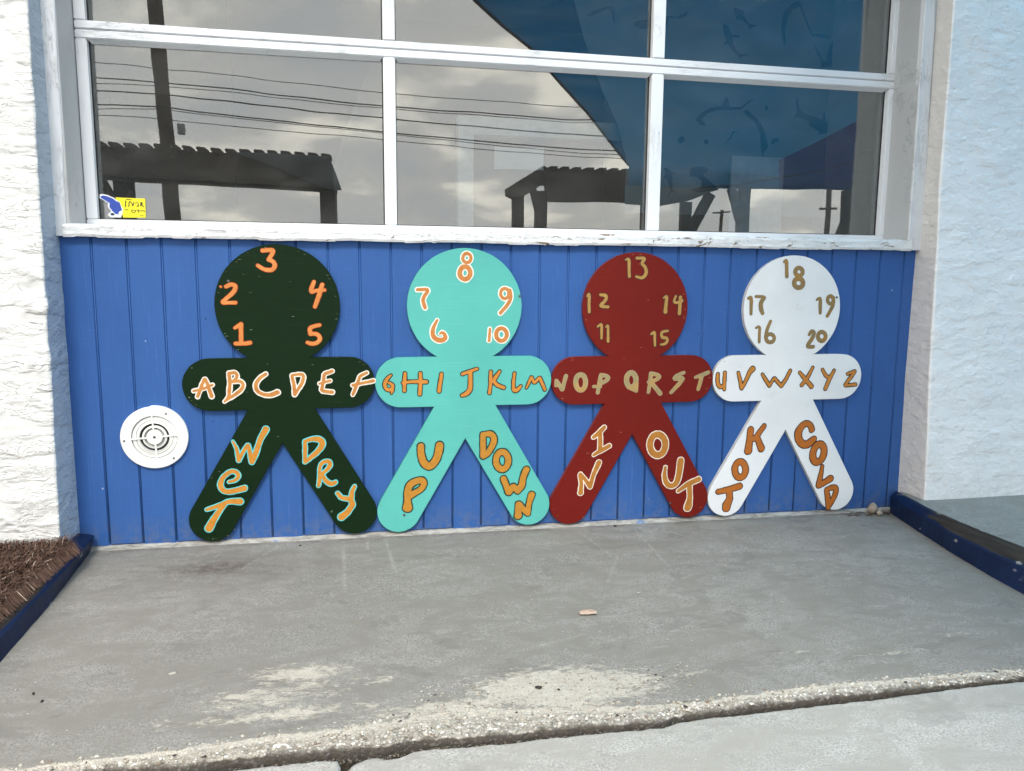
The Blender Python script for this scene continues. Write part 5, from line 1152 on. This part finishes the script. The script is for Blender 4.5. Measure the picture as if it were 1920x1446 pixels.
for k in range(4):
    a = R(90 * k + 4 + 0)
    mb = MB(); c, s_ = math.cos(a), math.sin(a)
    mb.bar((VX + c*0.0235, 0.0090, VZ + s_*0.0235), (VX + c*0.0705, 0.0090, VZ + s_*0.0705), 0.0048, 0.0040, up=(0, 1, 0))
    mb.build('spoke', M_PLASTIC, vent)
for a, r in ((R(63), 0.085), (R(186), 0.091), (R(-52), 0.090), (0, 0)):
    mb = MB(); c, s_ = math.cos(a)*r, math.sin(a)*r
    yb_ = 0.0065 if r else 0.0075
    mb.tube([(VX + c, yb_ - 0.001, VZ + s_), (VX + c, yb_ + 0.001, VZ + s_)], 0.0032 if r else 0.0042, 12)
    mb.build('screw', M_SCREW, vent)

# ================================================================ bits on the ground
def ground_z(x, y):
    return -0.022 - 0.007 * (x + 0.6) - 0.010 * min(1, max(0, -y / 1.2))
def blob(name, x, y, z, sx, sy, sz, mat, seed, sub=2):
    bm = bmesh.new(); bmesh.ops.create_icosphere(bm, subdivisions=sub, radius=1)
    rn = random.Random(seed); ph = [rn.uniform(0, 6) for _ in range(6)]
    for v in bm.verts:
        c = v.co; d = 1 + 0.10*math.sin(3*c.x+ph[0]) + 0.10*math.sin(4*c.y+ph[1]) + 0.08*math.sin(5*c.z+ph[2])
        v.co = Vector((c.x*sx*d, c.y*sy*d, c.z*sz*d))
    rot = Matrix.Rotation(rn.uniform(0, 3), 4, 'Z'); bmesh.ops.transform(bm, matrix=rot, verts=bm.verts)
    me = bpy.data.meshes.new(name); bm.to_mesh(me); bm.free(); me.materials.append(mat)
    me.polygons.foreach_set('use_smooth', [True]*len(me.polygons))
    o = bpy.data.objects.new(name, me); COL.objects.link(o); o.location = (x, y, z); return o
tag(blob('stone', 2.215, -0.012, -0.020, 0.022, 0.016, 0.021, M_STONE, 3), 'larger pale beach stone in the corner beside the right curb', 'stone', 'stones in the corner by the curb')
tag(blob('stone', 2.222, -0.045, -0.028, 0.013, 0.010, 0.011, M_STONE, 8), 'small pale stone in front of the larger corner stone', 'stone', 'stones in the corner by the curb')
mb = MB(); rn = random.Random(4)
for k in range(36):
    x = rn.uniform(2.08, 2.27); y = rn.uniform(-0.045, 0.0); a = rn.uniform(-0.5, 0.5); L = rn.uniform(0.01, 0.035)
    z = ground_z(x, y) + 0.003 + rn.random()*0.005
    mb.tube([(x, y, z), (x + L*0.5*math.cos(a), y + L*0.5*math.sin(a)*.4, z + rn.uniform(0, .005)), (x + L*math.cos(a), y + L*math.sin(a)*.4, z)], 0.0011, 5)
tag(mb.build('twig_litter', M_TWIG), 'heap of brown twigs and leaf litter in the corner by the right curb', 'litter', kind='stuff')
# broken pinkish shell in the middle of the ramp
shell = thing('shell_fragment', 'broken pinkish shell fragment lying in the middle of the ramp', 'shell', (0.846, -0.704, ground_z(0.846, -0.704)))
P = np.zeros((7, 13, 3))
for i in range(7):
    for j in range(13):
        a = R(-80 + 160 * j / 12); r = 0.0125 * (0.35 + 0.65 * math.sin(math.pi * (i + 0.6) / 7.2))
        P[i, j] = (0.846 - 0.024 + 0.008 * i, -0.704 + math.sin(a) * r * 1.1, ground_z(.846, -.7) + 0.002 + math.cos(a) * r * 0.55 + 0.0005 * ((i * j) % 3))
M_SHELL = plain('shell_pink', (0.46, 0.32, 0.25), 0.5, 0.3, 110, 0.3)
o = grid_obj('rim', P, M_SHELL, shell, flip=True); o.matrix_parent_inverse = Matrix.Translation(-Vector(shell.location))
mb = MB(); mb.bar((0.822, -0.716, ground_z(.8, -.7)+0.006), (0.868, -0.716, ground_z(.8, -.7)+0.005), 0.003, 0.003); mb.build('edge_piece', plain('shell_cream', (0.56, 0.47, 0.38), 0.5, 0.2, 60), shell)
M_SEED = plain('dark_seed_husk', (0.022, 0.018, 0.014), 0.6)
for k, (x, y, s_, lab) in enumerate([(0.626, -1.058, 0.0085, 'large dark seed husk on the pale worn patch near the slab edge'), (0.668, -1.072, 0.0045, 'tiny dark seed husk right of the large one on the worn patch'),
        (-0.467+0.02, -0.90, 0.006, 'dark seed husk on the ramp at far left, upper of the pair'), (-0.418, -0.935, 0.006, 'dark seed husk on the ramp at far left, lower of the pair'),
        (0.905, -1.047, 0.004, 'round black seed near the slab edge right of centre'), (0.05, -0.045, 0.005, 'small dark seed at the foot of the panelling under the green cutout'),
        (1.16, -0.012, 0.008, 'dark leaf scrap at the foot of the panelling under the red cutout')]):
    tag(blob('seed_husk', x, y, ground_z(x, y) + s_*0.35, s_, s_*0.5, s_*0.4, M_SEED, k+20, 1), lab, 'seed', 'dark seeds scattered on the ramp')
M_PALE = plain('pale_paper_scrap', (0.42, 0.40, 0.36), 0.7, 0.1, 40)
for k, (x, y, s_, lab) in enumerate([(-0.175, -0.859, 0.012, 'crumpled pale scrap on the left part of the ramp'), (-0.49, -0.875, 0.006, 'small white chip on the ramp near the left curb'), (1.03, -0.60, 0.007, 'small white shell chip right of the pink shell'),
        (1.93, -0.25, 0.006, 'small white chip near the right curb'), (1.74, -0.55, 0.006, 'white chip at the right of the ramp'), (1.38, -0.44, 0.006, 'white chip right of centre on the ramp')]):
    o = blob('pale_scrap', x, y, ground_z(x, y) + 0.002, s_, s_*0.4, s_*0.25, M_PALE, k+40, 1)
    tag(o, lab, 'scrap', 'pale scraps scattered on the ramp')

def chips():
    rng = np.random.default_rng(11)
    N = 4200
    x = rng.uniform(-0.45, 2.15, N)
    ey = np.interp(x, JX, JY); by = np.interp(x, BX, BY)
    t = rng.random(N) ** 1.25
    y = ey + 0.004 + (by - ey) * t
    e = 1 - t
    s_ = 0.0009 + rng.random(N) ** 4 * 0.0048
    # stray grit over the pale patch and slabs
    M2 = 900
    x2 = rng.uniform(0.35, 1.0, M2); y2 = rng.uniform(-1.12, -1.0, M2); x = np.r_[x, x2]; y = np.r_[y, y2]; e = np.r_[e, np.zeros(M2)]; s_ = np.r_[s_, 0.0007 + rng.random(M2)**3 * 0.0028]
    M3 = 700
    x3 = rng.uniform(0.0, 1.0, M3); y3 = np.interp(x3, JX, JY) - 0.004 - rng.random(M3) * 0.02; x = np.r_[x, x3]; y = np.r_[y, y3]; e = np.r_[e, np.full(M3, -1)]; s_ = np.r_[s_, 0.001 + rng.random(M3)**2 * 0.003]
    n = len(x)
    z = -0.022 - 0.007*(x+0.6) - 0.010*np.clip(-y/1.2, 0, 1) - 0.005*np.clip(e, 0, 1)**2.2 - 0.003*np.clip(e*2.2, 0, 1) - s_*0.05
    z = np.where(e < 0, -0.066 + s_*0.3, z)
    base = np.array([(1,0,0),(-.5,.87,0),(-.5,-.87,0),(0.1,0.1,.75),(-0.6,0.3,.45),(.5,-.5,.5),(0,0,-.5)])
    V = base[None] * (0.6 + 0.8*rng.random((n, 7, 1)))
    a = rng.random(n)*6.28; ca, sa = np.cos(a)[:, None], np.sin(a)[:, None]
    sx = s_[:, None]*(0.8+0.9*rng.random((n, 1)))
    X = (V[..., 0]*ca - V[..., 1]*sa)*sx + x[:, None]; Y = (V[..., 0]*sa + V[..., 1]*ca)*s_[:, None]*1.0 + y[:, None]; Z = V[..., 2]*s_[:, None]*0.9 + z[:, None]
    V = np.stack([X, Y, Z], -1)
    tri = np.array([(0,1,3),(1,4,3),(1,2,4),(2,5,3),(4,2,3),(5,0,3),(2,0,5),(1,0,6),(2,1,6),(0,2,6)])
    F = (np.arange(n)*7)[:, None, None] + tri[None]
    F = F.reshape(-1, 3)
    me = bpy.data.meshes.new('aggregate_chips')
    me.vertices.add(n*7); me.vertices.foreach_set('co', V.reshape(-1).astype(np.float32))
    me.loops.add(F.size); me.loops.foreach_set('vertex_index', F.reshape(-1).astype(np.int32))
    me.polygons.add(len(F)); me.polygons.foreach_set('loop_start', (np.arange(len(F))*3).astype(np.int32))
    t = rng.random(n)
    c = np.stack([0.33+0.21*t, 0.30+0.20*t, 0.25+0.19*t, np.ones(n)], -1)
    c[rng.random(n) < 0.03] = (0.62, 0.59, 0.55, 1); c[rng.random(n) < 0.08] = (0.22, 0.17, 0.13, 1); c[rng.random(n) < 0.03] = (0.06, 0.05, 0.045, 1)
    dk = e < 0; c[dk] = c[dk] * (0.35, 0.33, 0.3, 1)
    at = me.color_attributes.new('tone', 'FLOAT_COLOR', 'POINT'); at.data.foreach_set('color', np.repeat(c, 7, 0).reshape(-1).astype(np.float32))
    me.materials.append(M_CHIP); me.update(calc_edges=True); me.validate()
    o = bpy.data.objects.new('aggregate_chips', me); COL.objects.link(o)
    tag(o, kind='stuff')
chips()

# ================================================================ dim room behind the glass
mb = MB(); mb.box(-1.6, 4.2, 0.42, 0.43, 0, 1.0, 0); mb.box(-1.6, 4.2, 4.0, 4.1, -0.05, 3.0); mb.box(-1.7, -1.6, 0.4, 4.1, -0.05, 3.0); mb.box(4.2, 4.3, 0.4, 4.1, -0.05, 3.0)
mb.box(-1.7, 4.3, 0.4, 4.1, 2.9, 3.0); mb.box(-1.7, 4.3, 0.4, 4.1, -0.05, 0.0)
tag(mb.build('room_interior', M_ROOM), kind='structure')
dr = thing('interior_doorway', 'pale door frame seen dimly through the middle lower pane', 'doorway', (1.1, 0.9, 0.0))
mb = MB(); mb.box(0.702, 0.771, 0.88, 0.94, 0.0, 1.565); mb.build('jamb', M_ROOM2, dr)
mb = MB(); mb.box(0.772, 1.457, 0.88, 0.94, 1.489, 1.565); mb.build('header', M_ROOM2, dr)
mb = MB(); mb.box(0.857, 1.079, 0.84, 0.855, 1.339, 1.433)
tag(mb.build('wall_notice', M_PAPERWHITE), 'pale rectangular notice seen through the middle lower pane inside the doorway', 'notice')
mb = MB(); mb.box(1.842, 2.088, 0.56, 0.575, 0.90, 1.390)
tag(mb.build('display_board', plain('grey_display_board', (0.58, 0.62, 0.66), 0.7)), 'tall pale board leaning inside behind the right lower pane', 'board')
mb = MB(); mb.prism([(0.40, 2.2), (0.33, 1.88), (0.204, 1.566), (0.149, 1.397), (0.169, 0.95), (0.42, 0.95), (0.42, 2.2)], 1.5, 1.52)
tag(mb.build('hanging_curtain', plain('dim_curtain', (0.13, 0.13, 0.13), 0.9)), 'dim grey curtain hanging inside behind the left lower pane', 'curtain')
mural = thing('fish_banner', 'pale banner printed with dark sharks and fish inside behind the right panes', 'banner', (1.9, 0.7, 1.15))
mb = MB(); mb.prism([(1.10, 2.30), (1.169, 2.018), (1.213, 1.872), (1.30, 1.663), (1.372, 1.519), (1.415, 1.386), (1.413, 1.15), (2.62, 1.15), (2.62, 2.30)], 0.70, 0.712)
mb.build('sheet', M_BACKPAPER, mural)
for f in FISH:
    mb = MB(); mb.prism(f, 0.6975, 0.6990); mb.build('printed_fish', M_FISHBLUE, mural)

# ================================================================ what the glass reflects: the other side of the yard
# timber shelter opposite, left
sh = thing('timber_shelter', 'dark timber picnic shelter reflected in the left lower pane, far behind the viewer', 'shelter', (-1.6, -9.3, -0.08))
mb = MB(); mb.prism([(-4.2, 2.64), (-0.075, 2.575), (-0.075, 2.40), (0.02, 2.10), (-4.2, 2.22)], -9.12, -9.0); mb.build('fascia', M_WOODDK, sh)
mb = MB()
mb.add([(-4.2, -9.0, 2.24), (0.0, -9.0, 2.12), (0.0, -11.2, 2.5), (-4.2, -11.2, 2.6), (-4.2, -9.0, 2.27), (0.0, -9.0, 2.15), (0.0, -11.2, 2.53), (-4.2, -11.2, 2.63)],
       [(0,1,2,3),(7,6,5,4),(0,4,5,1),(1,5,6,2),(2,6,7,3),(3,7,4,0)]); mb.build('roof', M_WOODDK, sh)
for k in range(22):
    x = -4.15 + k * 0.19
    zt = 2.64 + (x + 4.2) * (-0.065 / 4.125)
    mb = MB(); mb.prism([(x, zt - 0.02), (x + 0.125, zt - 0.02), (x + 0.118, zt + 0.035), (x + 0.09, zt + 0.055), (x - 0.02, zt + 0.062), (x - 0.03, zt + 0.04)], -9.16, -8.98)
    mb.build('rafter_tail', M_WOODDK, sh)
for x in (-2.95, -0.12):
    mb = MB(); mb.bar((x, -9.3, -0.08), (x, -9.3, 2.3), 0.24, 0.2); mb.build('post', M_WOODDK, sh)
mb = MB(); mb.bar((-3.25, -9.2, 2.25), (-2.98, -9.2, 1.70), 0.12, 0.12); mb.build('brace', M_WOODDK, sh)
mb = MB(); mb.prism([(-1.41, 2.600), (-0.072, 2.588), (0.08, 2.13), (-0.05, 2.12)], -8.97, -8.93); mb.build('side_curtain', M_SAIL3, sh)
sh2 = thing('timber_shelter', 'smaller dark timber shelter reflected in the middle lower pane beside the blue sail', 'shelter', (4.0, -10.3, -0.08))
mb = MB(); mb.prism([(3.36, 2.70), (5.4, 2.68), (5.4, 2.17), (3.45, 2.16)], -10.14, -10.0); mb.build('fascia', M_WOODDK, sh2)
mb = MB(); mb.prism([(3.42, 2.72), (3.36, 2.74), (3.0, 2.52), (2.76, 2.36), (2.77, 2.24), (2.86, 2.20), (3.1, 2.27), (3.35, 2.44), (3.5, 2.44)], -10.22, -10.02); mb.build('gable_board', M_WOODDK, sh2)
for k in range(9):
    x = 3.46 + k * 0.215
    mb = MB(); mb.prism([(x, 2.68), (x + 0.15, 2.68), (x + 0.145, 2.735), (x + 0.03, 2.735), (x - 0.01, 2.72)], -10.17, -9.98); mb.build('rafter_tail', M_WOODDK, sh2)
for xx, yy in ((2.98, -10.2), (3.39, -10.25), (5.3, -10.25)):
    mb = MB(); mb.bar((xx, yy, -0.08), (xx, yy, 2.35), 0.19, 0.16); mb.build('post', M_WOODDK, sh2)
mb = MB(); mb.bar((3.22, -10.15, 2.38), (3.38, -10.15, 1.75), 0.10, 0.10); mb.build('brace', M_WOODDK, sh2)

# utility poles and cables
pole = thing('utility_pole', 'thick wooden utility pole reflected in the left panes', 'utility pole', (-3.40, -14.2, -0.08))
mb = MB(); mb.tube([(-3.33, -14.2, -0.08), (-3.36, -14.2, 3.0), (-3.48, -14.2, 6.2), (-3.55, -14.2, 9.0)], 0.16, 14, r2=0.13); mb.build('trunk', M_POLE, pole, smooth=True)
mb = MB(); mb.bar((-3.50, -14.05, 5.15), (-3.50, -14.40, 5.15), 0.05); mb.build('insulator_bracket', M_POLE, pole)
mb = MB(); mb.box(-3.13, -3.0, -14.15, -14.0, 3.66, 3.86); mb.build('junction_box', M_POST, pole)
WZ = [(4.937, 4.893, 4.646, 4.582), (4.641, 4.617, 4.387, 4.313), (4.532, 4.547, 4.344, 4.257), (4.394, 4.380, 4.152, 3.988), (4.131, 4.142, 3.878, 3.682), (3.931, 3.920, 3.724, 3.525), (4.05, 4.10, 3.85, 3.60)]
for k, zz in enumerate(WZ):
    pts = [(-16, -14 - 0.1 * k, zz[0] + 0.45), (-9, -14 - 0.1*k, zz[0] + 0.12), (-4.5, -14, zz[0]), (-3.4, -14, zz[1]), (-1.2, -14, zz[1] * .52 + zz[2] * .48 - 0.02), (0.88, -14, zz[2]), (3.2, -14, (zz[2] + zz[3]) / 2 - 0.02), (5.4, -14, zz[3]), (12, -14, zz[3] + 0.05), (20, -14, zz[3] + 0.5)]
    mb = MB(); mb.tube(pts, 0.0125 if k in (1, 3, 4) else 0.0075, 6)
    tag(mb.build('overhead_cable', M_WIRE), ['highest', 'second', 'third', 'fourth', 'fifth', 'lowest', 'thin sixth'][k] + ' of the black overhead cables reflected across the left panes', 'cable', 'overhead cables between the poles')
def small_pole(x, y, h, zc_, half, r, label):
    t = thing('utility_pole', label, 'utility pole', (x, y, -0.08))
    mb = MB(); mb.tube([(x, y, -0.08), (x, y, h)], r, 8); mb.build('trunk', M_POLE, t)
    mb = MB(); mb.bar((x - half, y, zc_), (x + half, y, zc_ + half * 0.1), r * 0.8, r * 0.8); mb.build('crossarm', M_POLE, t)
small_pole(18.82, -35, 4.43, 4.28, 0.52, 0.10, 'small distant utility pole with a crossarm reflected low in the right pane')
small_pole(17.73, -24, 7.2, 3.55, 0.36, 0.10, 'nearer utility pole reflected at the right edge of the right pane')

# blue shade sail hanging over the yard on the right
sail = thing('shade_sail', 'large turquoise blue shade sail reflected in the middle and right panes', 'shade sail', (5.0, -5.0, 3.0))
def sail_sheet(rows, name, mat, parent, nu=28, nv=26):
    rows = [[Vector(p) for p in r] for r in rows]
    P = np.zeros((nv, nu, 3))
    for i in range(nv):
        v = i / (nv - 1) * (len(rows) - 1); a = min(int(v), len(rows) - 2); f = v - a
        def at(r, u):
            u = u * (len(r) - 1); q = min(int(u), len(r) - 2); return r[q].lerp(r[q+1], u - q)
        for j in range(nu):
            u = j / (nu - 1)
            P[i, j] = at(rows[a], u).lerp(at(rows[a+1], u), f)
    top = P + np.array([0, 0, 0.004])
    o = grid_obj(name, P, mat, parent)
    o.matrix_parent_inverse = Matrix.Translation(-Vector(parent.location))
    md = o.modifiers.new('thick', 'SOLIDIFY'); md.thickness = 0.003
    return o
left = [(1.05, -3.5, 3.95), (1.25, -4.1, 3.62), (1.377, -4.5, 3.393), (1.75, -5.0, 3.33), (2.16, -5.5, 3.268), (2.68, -6.3, 3.13), (3.208, -7, 2.988), (3.85, -8.0, 2.82), (4.515, -9, 2.643)]
right = [(10.4, -3.3, 4.60), (10.5, -4.0, 4.35), (10.6, -4.3, 4.1), (10.7, -4.6, 3.7), (11.0, -5.4, 3.6), (11.3, -6.3, 3.4), (11.6, -7.2, 3.2), (11.8, -8.1, 2.9), (12.0, -9.0, 2.6)]
rows = []

for a, b in zip(left, right):
    rows.append([a, tuple(a[i]*.66 + b[i]*.34 - (0.10 if i == 2 else 0) for i in range(3)), tuple(a[i]*.33 + b[i]*.67 - (0.10 if i == 2 else 0) for i in range(3)), b])
sail_sheet(rows, 'cloth', M_SAIL, sail)
near = thing('shade_sail', 'unseen pale blue sail added over the right of the ramp to tint its light', 'shade sail', (5.0, -2.0, 3.6))  # added sail, out of view, to light and tint the right wall blue
sail_sheet([[(1.9, -0.30, 3.10), (5.2, -0.30, 3.05), (9.0, -0.30, 3.20)], [(1.2, -2.2, 3.75), (5.2, -2.2, 3.70), (9.3, -2.2, 3.85)], [(0.9, -4.1, 4.35), (5.2, -4.2, 4.35), (9.8, -4.1, 4.75)]], 'cloth', M_SAILTINT, near, 20, 14)
# drop valance at the far side
sail_sheet([[(4.515, -9, 2.643), (8.0, -9, 2.60), (12, -9, 2.6)], [(4.515, -9.02, 2.33), (6.06, -9.02, 2.337), (12, -9.02, 2.42)]], 'valance', M_SAIL, sail, 20, 4)
mb = MB(); mb.tube([Vector(p) for p in left], 0.018, 6); mb.build('edge_cable', M_WIRE, sail)
gc = thing('grey_canopy', 'small grey canopy reflected below the blue sail in the middle and right panes', 'canopy', (5.2, -9.1, 2.0))
mb = MB(); mb.prism([(4.50, 2.35), (4.515, 2.053), (5.07, 2.034), (5.55, 2.13), (6.06, 2.33), (6.06, 2.35)], -9.16, -9.12); mb.build('cloth', M_SAIL3, gc)
mb = MB(); mb.bar((4.9, -9.2, 2.02), (6.1, -9.2, 2.36), 0.08, 0.06); mb.build('frame_bar', M_WOODDK, gc)
bc = thing('blue_canopy', 'royal blue sloped canopy reflected at the right edge of the right pane', 'canopy', (6.2, -5.0, 1.8))
sail_sheet([[(4.812, -5, 2.164), (5.698, -5, 2.607), (6.585, -5, 3.033)], [(4.828, -5, 1.865), (5.756, -5, 1.881), (6.679, -5, 1.899)]], 'cloth', M_SAIL2, bc, 24, 6)
mb = MB(); mb.tube([(3.833, -4.9, 1.83), (4.34, -4.9, 1.881), (4.773, -4.9, 1.966), (5.209, -4.9, 2.047), (5.788, -4.9, 2.192)], 0.009, 6)
tag(mb.build('guy_rope', M_WIRE), 'thin dark rope strung across the royal blue canopy', 'rope')
fr = thing('canopy_frame', 'dark and grey posts with slanted braces reflected low in the right pane', 'post frame', (5.9, -8.5, -0.08))
for (a, b, wd, mt, nm) in (((5.24, -8.5, -0.08), (5.26, -8.5, 2.05), 0.15, M_WOODDK, 'post'), ((5.25, -8.45, 1.45), (5.62, -8.45, 2.17), 0.17, M_WOODDK, 'brace'), ((6.20, -8.5, -0.08), (6.235, -8.5, 2.28), 0.17, M_POST, 'post'),
                        ((5.98, -8.45, 2.28), (6.16, -8.45, 1.78), 0.11, M_POST, 'brace'), ((8.05, -8.5, -0.08), (8.03, -8.5, 2.30), 0.16, M_WOODDK, 'post'), ((8.05, -8.4, 2.1), (7.85, -8.4, 1.6), 0.08, M_WOODDK, 'brace')):
    mb = MB(); mb.bar(a, b, wd, 0.12); mb.build(nm, mt, fr)
